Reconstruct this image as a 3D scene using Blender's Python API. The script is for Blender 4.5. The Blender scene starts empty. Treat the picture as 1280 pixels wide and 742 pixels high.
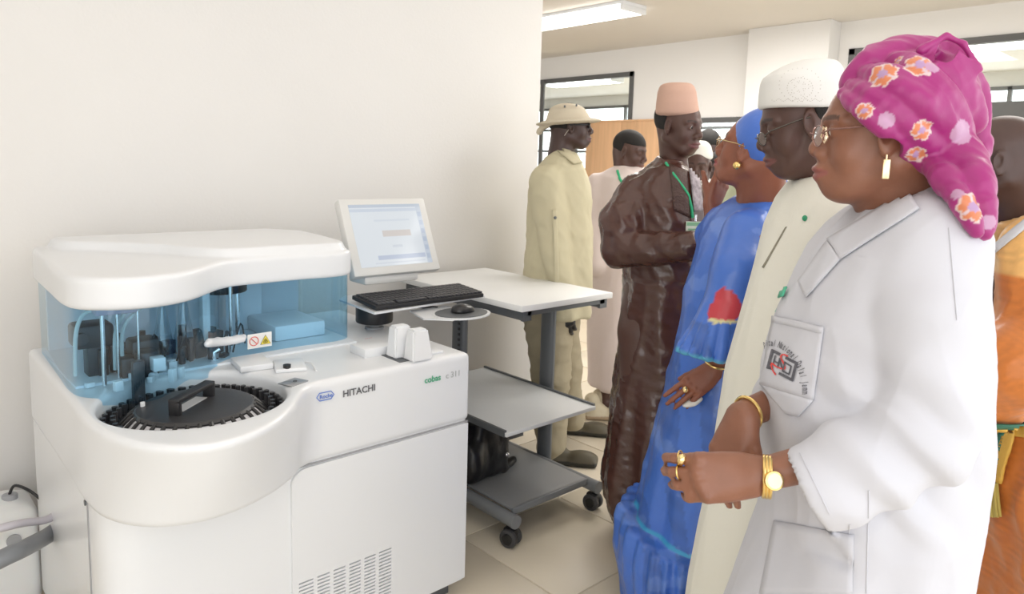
import bpy, bmesh, math, random
import numpy as np
from mathutils import Vector, Matrix
from mathutils.bvhtree import BVHTree
random.seed(7); np.random.seed(7)
C = bpy.context.scene.collection
sc = bpy.context.scene
R = math.radians

# ------------------------------------------------------------ camera, world, lights, exposure
FPX, CY, HC = 905.0, 316.0, 1.6
YAW, PIT, ROL = R(47.49), R(7.10), R(1.67)
_f = np.array([math.cos(YAW)*math.cos(PIT), math.sin(YAW)*math.cos(PIT), -math.sin(PIT)])
_r = np.array([math.sin(YAW), -math.cos(YAW), 0.0]); _u = np.cross(_r, _f)
_c, _s = math.cos(ROL), math.sin(ROL)
CM = np.array([_c*_r+_s*_u, -_s*_r+_c*_u, _f]); CO = np.array([0, 0, HC])
cam = bpy.data.cameras.new('camera'); camo = bpy.data.objects.new('camera', cam); C.objects.link(camo)
m = Matrix.Identity(4)
for i in range(3):
    m[i][0] = CM[0][i]; m[i][1] = CM[1][i]; m[i][2] = -CM[2][i]; m[i][3] = CO[i]
camo.matrix_world = m
cam.sensor_width = 36; cam.lens = 36*FPX/1280; cam.shift_y = (CY-371)/1280; cam.clip_start = .05
cam.dof.use_dof = True; cam.dof.focus_distance = 1.9; cam.dof.aperture_fstop = 7.0
sc.camera = camo
w = bpy.data.worlds.new('world'); sc.world = w; w.use_nodes = True
w.node_tree.nodes['Background'].inputs[0].default_value = (.97, .985, 1.0, 1)
w.node_tree.nodes['Background'].inputs[1].default_value = 1.75
def area(name, loc, target, size, sizey, power, col=(1, .97, .93)):
    l = bpy.data.lights.new(name, 'AREA'); l.shape = 'RECTANGLE'; l.size = size; l.size_y = sizey; l.energy = power; l.color = col
    o = bpy.data.objects.new(name, l); C.objects.link(o); o.location = loc
    o.rotation_euler = (Vector(target)-Vector(loc)).to_track_quat('-Z', 'Y').to_euler(); return o
area('daylight_fill', (-1.4, -2.0, 2.2), (1.5, 1.6, 1.0), 3.0, 1.8, 14, (1, 1, 1))  # added soft fill from behind the camera, standing in for unseen windows
area('daylight_fill', (-2.2, -0.3, 1.25), (1.5, 0.2, 1.0), 3.2, 1.8, 30, (.97, .98, 1))  # added side fill for coat and machine; no window exists here
area('ceiling_fill', (0.9, 0.9, 2.93), (0.9, 0.9, 0), 3.4, 2.4, 13)  # added overhead fill for soft light and highlights, no fixture behind it
area('ceiling_fill', (4.9, 3.2, 2.93), (4.9, 3.2, 0), 1.6, 1.6, 70)  # added fill to lift the background figures and floor
area('ceiling_fill', (9.3, 5.0, 2.9), (9.3, 5.0, 0), 3, 5, 150)  # added fill so the room beyond the windows is not black
area('ceiling_fill', (4.2, 0.9, 2.93), (4.2, 1.4, 0), 1.6, 1.6, 34)  # extra fill added for the far right of the room
sc.view_settings.view_transform = 'Standard'; sc.view_settings.look = 'None'
sc.view_settings.exposure = 0.33; sc.view_settings.gamma = 1

def at(x, y, d):            # the point seen at pixel x, y at distance d along the view
    return CO + d*(CM.T @ np.array([(x-640)/FPX, -(y-CY)/FPX, 1.0]))
def atz(x, y, z):
    r = CM.T @ np.array([(x-640)/FPX, -(y-CY)/FPX, 1.0]); return CO + r*(z-HC)/r[2]
def aty(x, y, Y):
    r = CM.T @ np.array([(x-640)/FPX, -(y-CY)/FPX, 1.0]); return CO + r*Y/r[1]
def atx(x, y, X):
    r = CM.T @ np.array([(x-640)/FPX, -(y-CY)/FPX, 1.0]); return CO + r*X/r[0]
RT = np.array([_r[0], _r[1], 0.0]); AW = np.array([math.cos(YAW), math.sin(YAW), 0.0]); UP = np.array([0, 0, 1.0])

# ------------------------------------------------------------ materials
MATS = {}
def mat(name, col=(.8, .8, .8), rough=.5, metal=0, bump=0, bscale=60, var=0, vscale=4, attr=False, emit=None, estr=1, sheen=0, coat=0, sub=0, stretch=None, alpha=1):
    if name in MATS: return MATS[name]
    mt = bpy.data.materials.new(name); mt.use_nodes = True; nt = mt.node_tree; N = nt.nodes; L = nt.links
    b = N['Principled BSDF']; b.inputs['Base Color'].default_value = (*col, 1); b.inputs['Roughness'].default_value = rough
    b.inputs['Metallic'].default_value = metal; b.inputs['Alpha'].default_value = alpha
    if sheen: b.inputs['Sheen Weight'].default_value = sheen
    if coat: b.inputs['Coat Weight'].default_value = coat
    if sub:
        b.inputs['Subsurface Weight'].default_value = sub; b.inputs['Subsurface Radius'].default_value = (.012, .005, .003); b.inputs['Subsurface Scale'].default_value = 1
    tc = N.new('ShaderNodeTexCoord'); src = tc.outputs['Object']
    if stretch:
        mp = N.new('ShaderNodeMapping'); mp.inputs['Scale'].default_value = stretch; L.new(src, mp.inputs[0]); src = mp.outputs[0]
    base = None
    if attr:
        a = N.new('ShaderNodeAttribute'); a.attribute_name = 'Col'; base = a.outputs['Color']; L.new(base, b.inputs['Base Color'])
    if var:
        n = N.new('ShaderNodeTexNoise'); n.inputs['Scale'].default_value = vscale; n.inputs['Detail'].default_value = 5; L.new(src, n.inputs['Vector'])
        mr = N.new('ShaderNodeMapRange'); mr.inputs[1].default_value = .3; mr.inputs[2].default_value = .7; mr.inputs[3].default_value = 1-var; mr.inputs[4].default_value = 1+var*.4
        L.new(n.outputs['Fac'], mr.inputs[0])
        mx = N.new('ShaderNodeVectorMath'); mx.operation = 'SCALE'; L.new(mr.outputs[0], mx.inputs['Scale'])
        if base: L.new(base, mx.inputs[0])
        else: mx.inputs[0].default_value = col
        L.new(mx.outputs[0], b.inputs['Base Color'])
    if bump:
        n = N.new('ShaderNodeTexNoise'); n.inputs['Scale'].default_value = bscale; n.inputs['Detail'].default_value = 4; L.new(src, n.inputs['Vector'])
        bp = N.new('ShaderNodeBump'); bp.inputs['Strength'].default_value = 1; bp.inputs['Distance'].default_value = bump; L.new(n.outputs['Fac'], bp.inputs['Height']); L.new(bp.outputs[0], b.inputs['Normal'])
    if emit: b.inputs['Emission Color'].default_value = (*emit, 1); b.inputs['Emission Strength'].default_value = estr
    MATS[name] = mt; return mt
def glassmat(name, tint, gl=.08, rough=.02):
    if name in MATS: return MATS[name]
    mt = bpy.data.materials.new(name); mt.use_nodes = True; nt = mt.node_tree; N = nt.nodes; L = nt.links
    N.remove(N['Principled BSDF']); t = N.new('ShaderNodeBsdfTransparent'); t.inputs[0].default_value = (*tint, 1)
    g = N.new('ShaderNodeBsdfGlossy'); g.inputs['Roughness'].default_value = rough
    lw = N.new('ShaderNodeLayerWeight'); pw = N.new('ShaderNodeMath'); pw.operation = 'POWER'; pw.inputs[1].default_value = 4; L.new(lw.outputs['Facing'], pw.inputs[0])
    ma = N.new('ShaderNodeMath'); ma.operation = 'MULTIPLY_ADD'; ma.inputs[1].default_value = .8; ma.inputs[2].default_value = gl*.6; ma.use_clamp = True; L.new(pw.outputs[0], ma.inputs[0])
    mx = N.new('ShaderNodeMixShader'); L.new(ma.outputs[0], mx.inputs[0]); L.new(t.outputs[0], mx.inputs[1]); L.new(g.outputs[0], mx.inputs[2])
    L.new(mx.outputs[0], N['Material Output'].inputs[0]); MATS[name] = mt; return mt

M_wall = mat('painted_wall', (.785, .77, .75), .85, bump=.0006, bscale=90, var=.02, vscale=1.2)
M_ceil = mat('ceiling_paint', (.74, .70, .65), .9, var=.03, vscale=.7)
M_white = mat('white_plastic', (.785, .80, .82), .32, coat=.15)
M_grey = mat('grey_plastic', (.35, .36, .38), .45)
M_dgrey = mat('dark_grey_metal', (.13, .14, .15), .45, metal=.3)
M_black = mat('black_plastic', (.018, .018, .02), .4)
M_lam = mat('light_grey_laminate', (.70, .715, .72), .4, var=.03, vscale=3)
M_chrome = mat('chrome', (.8, .8, .82), .18, metal=1)
M_gold = mat('gold', (.85, .62, .24), .25, metal=1)
M_frame = mat('window_frame_metal', (.10, .10, .10), .5)
M_wood = mat('plywood', (.66, .40, .22), .5, var=.12, vscale=3, stretch=(8, 8, .6))
M_glassb = glassmat('blue_tinted_cover', (.62, .85, .985), .08)
M_glass = glassmat('clear_pane', (.93, .96, .95), .08)
M_lens = glassmat('spectacle_lens', (.9, .9, .9), .10)
M_lamp = mat('lamp_diffuser', (1, 1, 1), .5, emit=(1, .98, .95), estr=6)
M_sky = mat('daylight_pane', (1, 1, 1), .5, emit=(.92, .96, 1), estr=2.2)

# ------------------------------------------------------------ object helpers
def link(name, me, mats, parent=None):
    o = bpy.data.objects.new(name, me); C.objects.link(o)
    for mm in (mats if isinstance(mats, (list, tuple)) else [mats]): me.materials.append(mm)
    if parent:
        o.parent = parent; o.matrix_parent_inverse = Matrix.Identity(4)
        off = Vector(parent.location); p = parent.parent
        while p: off += Vector(p.location); p = p.parent
        o.location = -off
    return o
def tag(o, label=None, cat=None, group=None, kind=None):
    if label: o['label'] = label
    if cat: o['category'] = cat
    if group: o['group'] = group
    if kind: o['kind'] = kind
    return o
def thing(name, loc, label, cat, group=None):
    o = bpy.data.objects.new(name, None); C.objects.link(o); o.location = loc; o.empty_display_size = .1
    return tag(o, label, cat, group)
class MB:
    """collects shapes in world coordinates into one mesh"""
    def __init__(s): s.bm = bmesh.new()
    def box(s, a, b, rz=0, bev=0, Rm=None):
        a = np.array(a, float); b = np.array(b, float); c = (a+b)/2; d = abs(b-a)
        r = bmesh.ops.create_cube(s.bm, size=1); vs = r['verts']
        M = Matrix.Translation(c) @ (Rm.to_4x4() if Rm else Matrix.Rotation(rz, 4, 'Z')) @ Matrix.Diagonal((*d, 1))
        bmesh.ops.transform(s.bm, matrix=M, verts=vs)
        if bev: bmesh.ops.bevel(s.bm, geom=list({e for v in vs for e in v.link_edges}), offset=bev, segments=2, affect='EDGES', profile=.5)
        return s
    def cyl(s, a, b, r, r2=None, n=24, bev=0):
        a = Vector(a); b = Vector(b); d = b-a; r2 = r if r2 is None else r2
        q = d.to_track_quat('Z', 'Y').to_matrix().to_4x4()
        rr = bmesh.ops.create_cone(s.bm, cap_ends=True, segments=n, radius1=r, radius2=r2, depth=d.length, matrix=Matrix.Translation((a+b)/2) @ q)
        if bev:
            es = [e for e in {e for v in rr['verts'] for e in v.link_edges} if any(len(f.verts) > 4 for f in e.link_faces)]
            bmesh.ops.bevel(s.bm, geom=es, offset=bev, segments=2, affect='EDGES', profile=.5)
        return s
    def ball(s, c, r, sc_=(1, 1, 1), n=16, Rm=None):
        M = Matrix.Translation(Vector(c)) @ (Rm.to_4x4() if Rm else Matrix.Identity(4)) @ Matrix.Diagonal((*sc_, 1))
        bmesh.ops.create_uvsphere(s.bm, u_segments=n, v_segments=n//2+2, radius=r, matrix=M); return s
    def tube(s, pts, r, n=10, closed=False, flat=None):
        P = [Vector(p) for p in pts]; m_ = len(P); rings = []
        rad = r if hasattr(r, '__len__') else [r]*m_
        up = None
        for i, p in enumerate(P):
            t = (P[(i+1) % m_]-P[i-1]) if closed else (P[min(i+1, m_-1)]-P[max(i-1, 0)]); t.normalize()
            if up is None:
                up = Vector((0, 0, 1)) if abs(t.z) < .9 else Vector((1, 0, 0))
            up = (up - t*up.dot(t)).normalized(); sd = t.cross(up)
            fl = flat or 1
            rings.append([s.bm.verts.new(p+(up*math.cos(2*math.pi*k/n)+sd*math.sin(2*math.pi*k/n)*fl)*rad[i]) for k in range(n)])
        for i in range(m_ if closed else m_-1):
            A, B = rings[i], rings[(i+1) % m_]
            for k in range(n): s.bm.faces.new((A[k], A[(k+1) % n], B[(k+1) % n], B[k]))
        if not closed:
            s.bm.faces.new(rings[0][::-1]); s.bm.faces.new(rings[-1])
        return s
    def prism(s, pts, z0, z1):
        lo = [s.bm.verts.new((p[0], p[1], z0)) for p in pts]; hi = [s.bm.verts.new((p[0], p[1], z1)) for p in pts]; n = len(pts)
        s.bm.faces.new(lo[::-1]); s.bm.faces.new(hi)
        for i in range(n): s.bm.faces.new((lo[i], lo[(i+1) % n], hi[(i+1) % n], hi[i]))
        return s
    def lathe(s, c, prof, n=48):
        rings = [[s.bm.verts.new((c[0]+r*math.cos(2*math.pi*k/n), c[1]+r*math.sin(2*math.pi*k/n), c[2]+z)) for k in range(n)] for r, z in prof]
        for A, B in zip(rings, rings[1:]):
            for k in range(n): s.bm.faces.new((A[k], A[(k+1) % n], B[(k+1) % n], B[k]))
        if prof[0][0] > 0: s.bm.faces.new(rings[0][::-1])
        if prof[-1][0] > 0: s.bm.faces.new(rings[-1])
        return s
    def quad(s, *p):
        s.bm.faces.new([s.bm.verts.new(Vector(q)) for q in p]); return s
    def mesh(s, name='m', smooth=True, ang=35):
        bmesh.ops.recalc_face_normals(s.bm, faces=s.bm.faces)
        me = bpy.data.meshes.new(name); s.bm.to_mesh(me); s.bm.free()
        if smooth:
            me.polygons.foreach_set('use_smooth', [True]*len(me.polygons)); me.set_sharp_from_angle(angle=R(ang))
        return me
    def build(s, name, m_, parent=None, **k): return link(name, s.mesh(name, **k), m_, parent)
def text_mesh(txt, size, extr=.0004, bold=0):
    cu = bpy.data.curves.new('t', 'FONT'); cu.body = txt; cu.size = size; cu.extrude = extr; cu.offset = bold; cu.resolution_u = 3
    o = bpy.data.objects.new('t', cu); C.objects.link(o); dg = bpy.context.evaluated_depsgraph_get()
    me = bpy.data.meshes.new_from_object(o.evaluated_get(dg)); bpy.data.objects.remove(o); return me
def place_text(name, txt, size, org, ax, ay, m_, parent, bold=0):
    me = text_mesh(txt, size, bold=bold); ax = Vector(ax).normalized(); ay = Vector(ay).normalized(); az = ax.cross(ay)
    M = Matrix.Identity(4)
    for i in range(3): M[i][0], M[i][1], M[i][2], M[i][3] = ax[i], ay[i], az[i], org[i]
    me.transform(M); return link(name, me, m_, parent)
def spline(P, n=8, closed=False):
    P = [np.array(p, float) for p in P]; out = []; m_ = len(P)
    for i in range(m_ if closed else m_-1):
        g = (lambda j: P[j % m_]) if closed else (lambda j: P[min(max(j, 0), m_-1)])
        a, b, c, d = g(i-1), g(i), g(i+1), g(i+2)
        for k in range(n):
            t = k/n; out.append(.5*((2*b)+(c-a)*t+(2*a-5*b+4*c-d)*t*t+(3*b-a-3*c+d)*t**3))
    if not closed: out.append(P[-1])
    return out

# ------------------------------------------------------------ implicit surface modeller (smooth unions, meshed by surface nets)
def frame(az, pitch=0, roll=0):   # columns: forward, left, up
    return np.array((Matrix.Rotation(az, 3, 'Z') @ Matrix.Rotation(pitch, 3, 'Y') @ Matrix.Rotation(roll, 3, 'X')))
class Field:
    def __init__(s): s.P = []
    def _add(s, fn, lo, hi, op, k): s.P.append((fn, np.array(lo)-k-.02, np.array(hi)+k+.02, op, k)); return s
    def ell(s, c, r, F=None, k=.01, op='u'):
        c = np.array(c, float); r = np.array(r, float); F = np.eye(3) if F is None else F
        def fn(x, y, z):
            dx, dy, dz = x-c[0], y-c[1], z-c[2]
            q = [F[0, i]*dx+F[1, i]*dy+F[2, i]*dz for i in range(3)]
            k0 = np.sqrt(sum((q[i]/r[i])**2 for i in range(3)))+1e-9; k1 = np.sqrt(sum((q[i]/r[i]**2)**2 for i in range(3)))+1e-9
            return k0*(k0-1)/k1
        e = np.sqrt(((F*r)**2).sum(1)); return s._add(fn, c-e, c+e, op, k)
    def cap(s, a, b, ra, rb=None, k=.01, op='u'):
        a = np.array(a, float); b = np.array(b, float); rb = ra if rb is None else rb; d = b-a; L2 = d@d+1e-12
        def fn(x, y, z):
            px, py, pz = x-a[0], y-a[1], z-a[2]
            t = np.clip((px*d[0]+py*d[1]+pz*d[2])/L2, 0, 1)
            return np.sqrt((px-t*d[0])**2+(py-t*d[1])**2+(pz-t*d[2])**2)-(ra+(rb-ra)*t)
        R_ = max(ra, rb); return s._add(fn, np.minimum(a, b)-R_, np.maximum(a, b)+R_, op, k)
    def chain(s, pts, rs, k=.01, op='u'):
        for i in range(len(pts)-1): s.cap(pts[i], pts[i+1], rs[i], rs[i+1], k, op)
        return s
    def box(s, c, h, F=None, rd=.005, k=.005, op='u'):
        c = np.array(c, float); h = np.array(h, float); F = np.eye(3) if F is None else F
        def fn(x, y, z):
            dx, dy, dz = x-c[0], y-c[1], z-c[2]
            q = [abs(F[0, i]*dx+F[1, i]*dy+F[2, i]*dz)-h[i]+rd for i in range(3)]
            return np.sqrt(sum(np.maximum(t, 0)**2 for t in q))+np.minimum(np.maximum(np.maximum(q[0], q[1]), q[2]), 0)-rd
        e = np.abs(F*h).sum(1); return s._add(fn, c-e, c+e, op, k)
    def loft(s, rows, U=RT, V=AW, k=.02, fold=None, pw=2.0, op='u', rd=.02):
        """rows: (z, cx, cy, ru, rv) bottom to top; elliptical sections with fold(theta, z)"""
        rows = sorted(rows); A = np.array(rows); zz = A[:, 0]
        def fn(x, y, z):
            z1 = np.clip(z, zz[0], zz[-1])
            # smooth cubic-ish interpolation
            g = [np.interp(z1, zz, A[:, i]) for i in range(1, 5)]
            dx, dy = x-g[0], y-g[1]; u = (dx*U[0]+dy*U[1])/g[2]; v = (dx*V[0]+dy*V[1])/g[3]
            rr = (np.abs(u)**pw+np.abs(v)**pw)**(1/pw)+1e-9
            f = 1.0
            if fold is not None: f = 1+fold(np.arctan2(v, u), z1)
            d = (rr/f-1)*np.minimum(g[2], g[3])*.9
            q1 = d+rd; q2 = np.maximum(zz[0]-z, z-zz[-1])+rd
            return np.sqrt(np.maximum(q1, 0)**2+np.maximum(q2, 0)**2)+np.minimum(np.maximum(q1, q2), 0)-rd
        m_ = A[:, 3:5].max(1)[:, None]*1.25; P2 = A[:, 1:3]
        return s._add(fn, [*(P2-m_).min(0), zz[0]], [*(P2+m_).max(0), zz[-1]], op, k)
    def fn(s, f, lo, hi, op='u', k=.005): return s._add(f, lo, hi, op, k)
    def eval_sub(s, F, xs, ys, zs):
        for fn, lo, hi, op, k in s.P:
            i0, i1 = np.searchsorted(xs, lo[0]), np.searchsorted(xs, hi[0]); j0, j1 = np.searchsorted(ys, lo[1]), np.searchsorted(ys, hi[1]); l0, l1 = np.searchsorted(zs, lo[2]), np.searchsorted(zs, hi[2])
            if i0 >= i1 or j0 >= j1 or l0 >= l1: continue
            b = fn(xs[i0:i1, None, None], ys[None, j0:j1, None], zs[None, None, l0:l1]).astype(np.float32)
            a = F[i0:i1, j0:j1, l0:l1]
            if op == 'u':
                h = np.maximum(k-abs(a-b), 0)/k; r = np.minimum(a, b)-h*h*k/4
            else:
                b = -b; h = np.maximum(k-abs(a-b), 0)/k; r = np.maximum(a, b)+h*h*k/4
            F[i0:i1, j0:j1, l0:l1] = r
    def mesh(s, h=.006, fine=(), disp=None, col=None, name='sdf', smooth_it=0):
        U = [p for p in s.P if p[3] == 'u']
        lo = np.min([p[1] for p in U], 0)-.01; hi = np.max([p[2] for p in U], 0)+.01
        ax = []
        for d in range(3):
            g = [lo[d]]
            while g[-1] < hi[d]:
                st = h
                for fl, fh, fhh in fine:
                    if fl[d]-.5*h <= g[-1] < fh[d]: st = min(st, fhh)
                g.append(g[-1]+st)
            ax.append(np.array(g))
        xs, ys, zs = ax; F = np.full((len(xs), len(ys), len(zs)), 1.0, np.float32)
        s.eval_sub(F, xs, ys, zs)
        S = F < 0; n = np.array(F.shape)-1
        cnt = np.zeros(n, np.int8)
        for i in (0, 1):
            for j in (0, 1):
                for l in (0, 1): cnt += S[i:i+n[0], j:j+n[1], l:l+n[2]]
        act = (cnt > 0) & (cnt < 8); ci = np.argwhere(act); N = len(ci)
        idx = np.full(n, -1, np.int32); idx[act] = np.arange(N)
        acc = np.zeros((N, 3)); ct = np.zeros(N)
        corners = [np.array((i, j, l)) for i in (0, 1) for j in (0, 1) for l in (0, 1)]
        for a in corners:
            for d in range(3):
                if a[d]: continue
                b = a.copy(); b[d] = 1; A_ = ci+a; B_ = ci+b
                fa = F[A_[:, 0], A_[:, 1], A_[:, 2]]; fb = F[B_[:, 0], B_[:, 1], B_[:, 2]]; m_ = (fa < 0) != (fb < 0)
                t = fa[m_]/(fa[m_]-fb[m_]); pa = np.stack([xs[A_[m_, 0]], ys[A_[m_, 1]], zs[A_[m_, 2]]], 1); pb = np.stack([xs[B_[m_, 0]], ys[B_[m_, 1]], zs[B_[m_, 2]]], 1)
                acc[m_] += pa+(pb-pa)*t[:, None]; ct[m_] += 1
        V = acc/ct[:, None]
        Q = []
        for d in range(3):
            e, f = (d+1) % 3, (d+2) % 3
            sl0 = [slice(None)]*3; sl1 = [slice(None)]*3; sl0[d] = slice(0, -1); sl1[d] = slice(1, None)
            X = S[tuple(sl0)] != S[tuple(sl1)]; q = np.argwhere(X)
            ok = (q[:, e] > 0) & (q[:, f] > 0) & (q[:, e] < n[e]) & (q[:, f] < n[f]); q = q[ok]
            neg = S[q[:, 0], q[:, 1], q[:, 2]]
            def g(de, df):
                p = q.copy(); p[:, e] -= de; p[:, f] -= df; return idx[p[:, 0], p[:, 1], p[:, 2]]
            quad = np.stack([g(0, 0), g(1, 0), g(1, 1), g(0, 1)], 1); quad[~neg] = quad[~neg][:, ::-1]; Q.append(quad)
        Q = np.concatenate(Q)
        def samp(P):
            o = np.zeros(len(P), np.float32); II = []; TT = []
            for d, g in enumerate(ax):
                i = np.clip(np.searchsorted(g, P[:, d])-1, 0, len(g)-2); II.append(i); TT.append((P[:, d]-g[i])/(g[i+1]-g[i]))
            for a in corners:
                wgt = np.ones(len(P))
                for d in range(3): wgt = wgt*(TT[d] if a[d] else 1-TT[d])
                o += wgt*F[II[0]+a[0], II[1]+a[1], II[2]+a[2]]
            return o
        def grad(P, e=None):
            G = np.zeros((len(P), 3)); e = .7*h if e is None else e
            for d in range(3):
                D = np.zeros(3); D[d] = e; G[:, d] = (samp(P+D)-samp(P-D))/(2*e)
            return G
        G = grad(V, .4*h); gl = (G**2).sum(1)+1e-6; st = np.clip(samp(V)/gl, -.5*h, .5*h); V = V-G*st[:, None]
        if disp is not None or col is not None:
            G = grad(V); Nn = G/(np.linalg.norm(G, axis=1)[:, None]+1e-9)
        V0 = V.copy()
        if disp is not None: V = V+Nn*disp(V, Nn)[:, None]
        me = bpy.data.meshes.new(name); nq = len(Q)
        me.vertices.add(N); me.vertices.foreach_set('co', V.astype(np.float32).ravel())
        me.loops.add(nq*4); me.loops.foreach_set('vertex_index', Q.astype(np.int32).ravel())
        me.polygons.add(nq); me.polygons.foreach_set('loop_start', np.arange(0, nq*4, 4, dtype=np.int32)); me.polygons.foreach_set('loop_total', np.full(nq, 4, np.int32))
        me.polygons.foreach_set('use_smooth', np.ones(nq, bool)); me.update(calc_edges=True); me.validate()
        if col is not None:
            cc = col(V0, Nn); a = me.color_attributes.new('Col', 'FLOAT_COLOR', 'POINT')
            a.data.foreach_set('color', np.concatenate([cc, np.ones((N, 1))], 1).astype(np.float32).ravel())
        return me
    def build(s, nm, m_, parent=None, **k): return link(nm, s.mesh(name=nm, **k), m_, parent)
def vnoise(V, f, seed=0, oct=3):
    """cheap smooth pseudo noise, about -1..1"""
    rs = np.random.RandomState(seed); o = 0; a = 1; tot = 0
    for q in range(oct):
        W = rs.normal(size=(3, 3)); ph = rs.uniform(0, 6.28, 6)
        w1 = V@W[0]*f+ph[0]+1.3*np.sin(V@W[1]*f*.7+ph[1]); w2 = V@W[1]*f+ph[2]+1.3*np.sin(V@W[2]*f*.8+ph[3]); w3 = V@W[2]*f+ph[4]+1.1*np.sin(V@W[0]*f*.9+ph[5])
        o = o+a*(np.sin(w1)+np.sin(w2)+np.sin(w3))/3; tot += a; a *= .5; f *= 2.03
    return o/tot
def ridge(V, f, seed=0, oct=2): return 1-2*np.abs(vnoise(V, f, seed, oct))
def folds(V, dr, f, stretch=.22, seed=0):
    """long cloth folds running along dr: sharp crests, broad hollows"""
    dr = np.array(dr, float); dr /= np.linalg.norm(dr); t = V@dr; W = V-np.outer(t, dr)*(1-stretch)
    return 1-1.8*np.abs(vnoise(W, f, seed, 2))**.8
def sstep(a, b, x): t = np.clip((x-a)/(b-a), 0, 1); return t*t*(3-2*t)

# ------------------------------------------------------------ the setting
def floor_mat():
    mt = mat('floor_tile', (.72, .645, .515), .38, var=.06, vscale=2.0); return mt
fl = MB(); fl.quad((-3, -3, -.004), (12.5, -3, -.004), (12.5, 14, -.004), (-3, 14, -.004)); grout = fl.build('floor', mat('floor_grout', (.64, .57, .455), .8)); tag(grout, kind='structure')
tile = MB().box((-.296, -.296, -.012), (.296, .296, 0), bev=.002).mesh('tile')
tile.materials.append(floor_mat())
tiles_far = MB()
for i in range(-2, 20):
    for j in range(-2, 22):
        x, y = .35+i*.6, .18+j*.6
        near = 1.5 < x < 4.6 and 0.9 < y < 4.4
        if near:
            o = bpy.data.objects.new('floor_tile', tile); C.objects.link(o); o.location = (x, y, 0); o.parent = grout
        else: tiles_far.box((x-.298, y-.298, -.01), (x+.298, y+.298, 0))
tag(tiles_far.build('floor_tile', floor_mat(), grout), kind='stuff')
YW, XE, XF, ZC = 3.15, 3.075, 7.0, 3.0
tag(MB().box((-3, YW, 0), (XE, YW+.18, ZC)).build('wall_back', M_wall), kind='structure')
tag(MB().box((-3, YW-.008, 0), (XE, YW-.001, .09)).build('baseboard_back', mat('skirting', (.55, .5, .44), .5)), kind='structure')
tag(MB().box((-3, -1.4, ZC), (12.5, 14, ZC+.1)).build('ceiling', M_ceil), kind='structure')
tag(MB().box((-2.4, -3, 0), (-2.25, YW, ZC)).build('light_baffle', M_wall), kind='structure')  # unseen wall added to cut light from the left and bounce some back
# far wall with openings, built as pieces of one wall
fw = MB()
openings = [(5.57, 7.9, 1.35, 2.72), (4.04, 5.02, 1.2, 2.15), (0.2, 3.04, .9, 2.745)]
ys_ = sorted({-.5, 14, *[v for o in openings for v in o[:2]]})
for a, b in zip(ys_, ys_[1:]):
    cuts = [o for o in openings if o[0] <= a and b <= o[1]]
    if cuts:
        o = cuts[0]; fw.box((XF, a, 0), (XF+.16, b, o[2])); fw.box((XF, a, o[3]), (XF+.16, b, ZC))
    else: fw.box((XF, a, 0), (XF+.16, b, ZC))
tag(fw.build('wall_far', M_wall), kind='structure')
tag(MB().box((XF-.22, 3.14, 0), (XF-.001, 3.97, ZC-.001), bev=.004).build('trim_1', M_wall), kind='structure')
def window(n, o, bars_z=(), bars_y=(), t=.055):
    y0, y1, z0, z1 = o; f = MB()
    f.box((XF-.02, y0, z0), (XF+.06, y0+t, z1)); f.box((XF-.02, y1-t, z0), (XF+.06, y1, z1)); f.box((XF-.02, y0, z0), (XF+.06, y1, z0+t)); f.box((XF-.02, y0, z1-t), (XF+.06, y1, z1))
    for z, h in bars_z: f.box((XF-.015, y0, z-h/2), (XF+.055, y1, z+h/2))
    for y in bars_y: f.box((XF-.015, y-.025, z0), (XF+.055, y+.025, z1))
    fr = f.build(n, M_frame); tag(fr, kind='structure')
    MB().box((XF+.015, y0+t, z0+t), (XF+.021, y1-t, z1-t)).build('pane', M_glass, fr)
window('window_1', openings[0], bars_z=((2.13, .05),))
window('window_2', openings[1], bars_z=((1.87, .07),))
window('window_3', openings[2], bars_z=((2.135, .15),), bars_y=(1.45,))
# the room behind the windows: end wall with a bright window band, ceiling and tube lights
ew = MB(); ew.box((11.5, -.5, 0), (11.6, 14, 1.1)); ew.box((11.5, -.5, 2.80), (11.6, 14, ZC)); ew.box((11.5, -.5, 1.1), (11.6, .2, 2.80))
tag(ew.build('wall_end', M_wall), kind='structure')
pf = MB()
for z in (1.1, 1.85, 2.3, 2.75): pf.box((11.47, .2, z), (11.53, 14, z+.05))
for y in np.arange(.2, 14, 1.3): pf.box((11.47, y, 1.1), (11.53, y+.05, 2.80))
wf = pf.build('window_4', M_frame); tag(wf, kind='structure')
MB().box((11.54, .2, 1.1), (11.56, 14, 2.80)).build('pane', M_sky, wf)
tag(MB().box((-3, 13.9, 0), (12.5, 14, ZC)).build('wall_left', M_wall), kind='structure')
tag(MB().box((7.1, -.6, 0), (12.5, -.5, ZC)).build('wall_right', M_wall), kind='structure')
def tube_light(x0, y0, x1, y1, label, z=ZC):
    t = thing('ceiling_light', ((x0+x1)/2, (y0+y1)/2, z), label, 'light', None)
    MB().box((x0, y0, z-.03), (x1, y1, z), bev=.004).build('housing', M_white, t)
    MB().box((x0+.01, y0+.03, z-.075), (x1-.01, y1-.03, z-.03), bev=.012).build('diffuser', M_lamp, t)
    for yy in (y0, y1-.03): MB().box((x0, yy, z-.078), (x1, yy+.03, z-.03), bev=.004).build('end_cap', M_white, t)
tube_light(4.95, 4.1, 5.28, 6.2, 'long glowing ceiling light fixture left of centre by the wall corner')
for x, y, lb_ in ((9.0, 7.6, 'bright ceiling light of the next room seen through the window above the bush hat'), (8.8, 1.3, 'bright ceiling light seen through the wide window behind the purple headwrap')): tube_light(x, y, x+.3, y+1.5, lb_)
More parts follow.
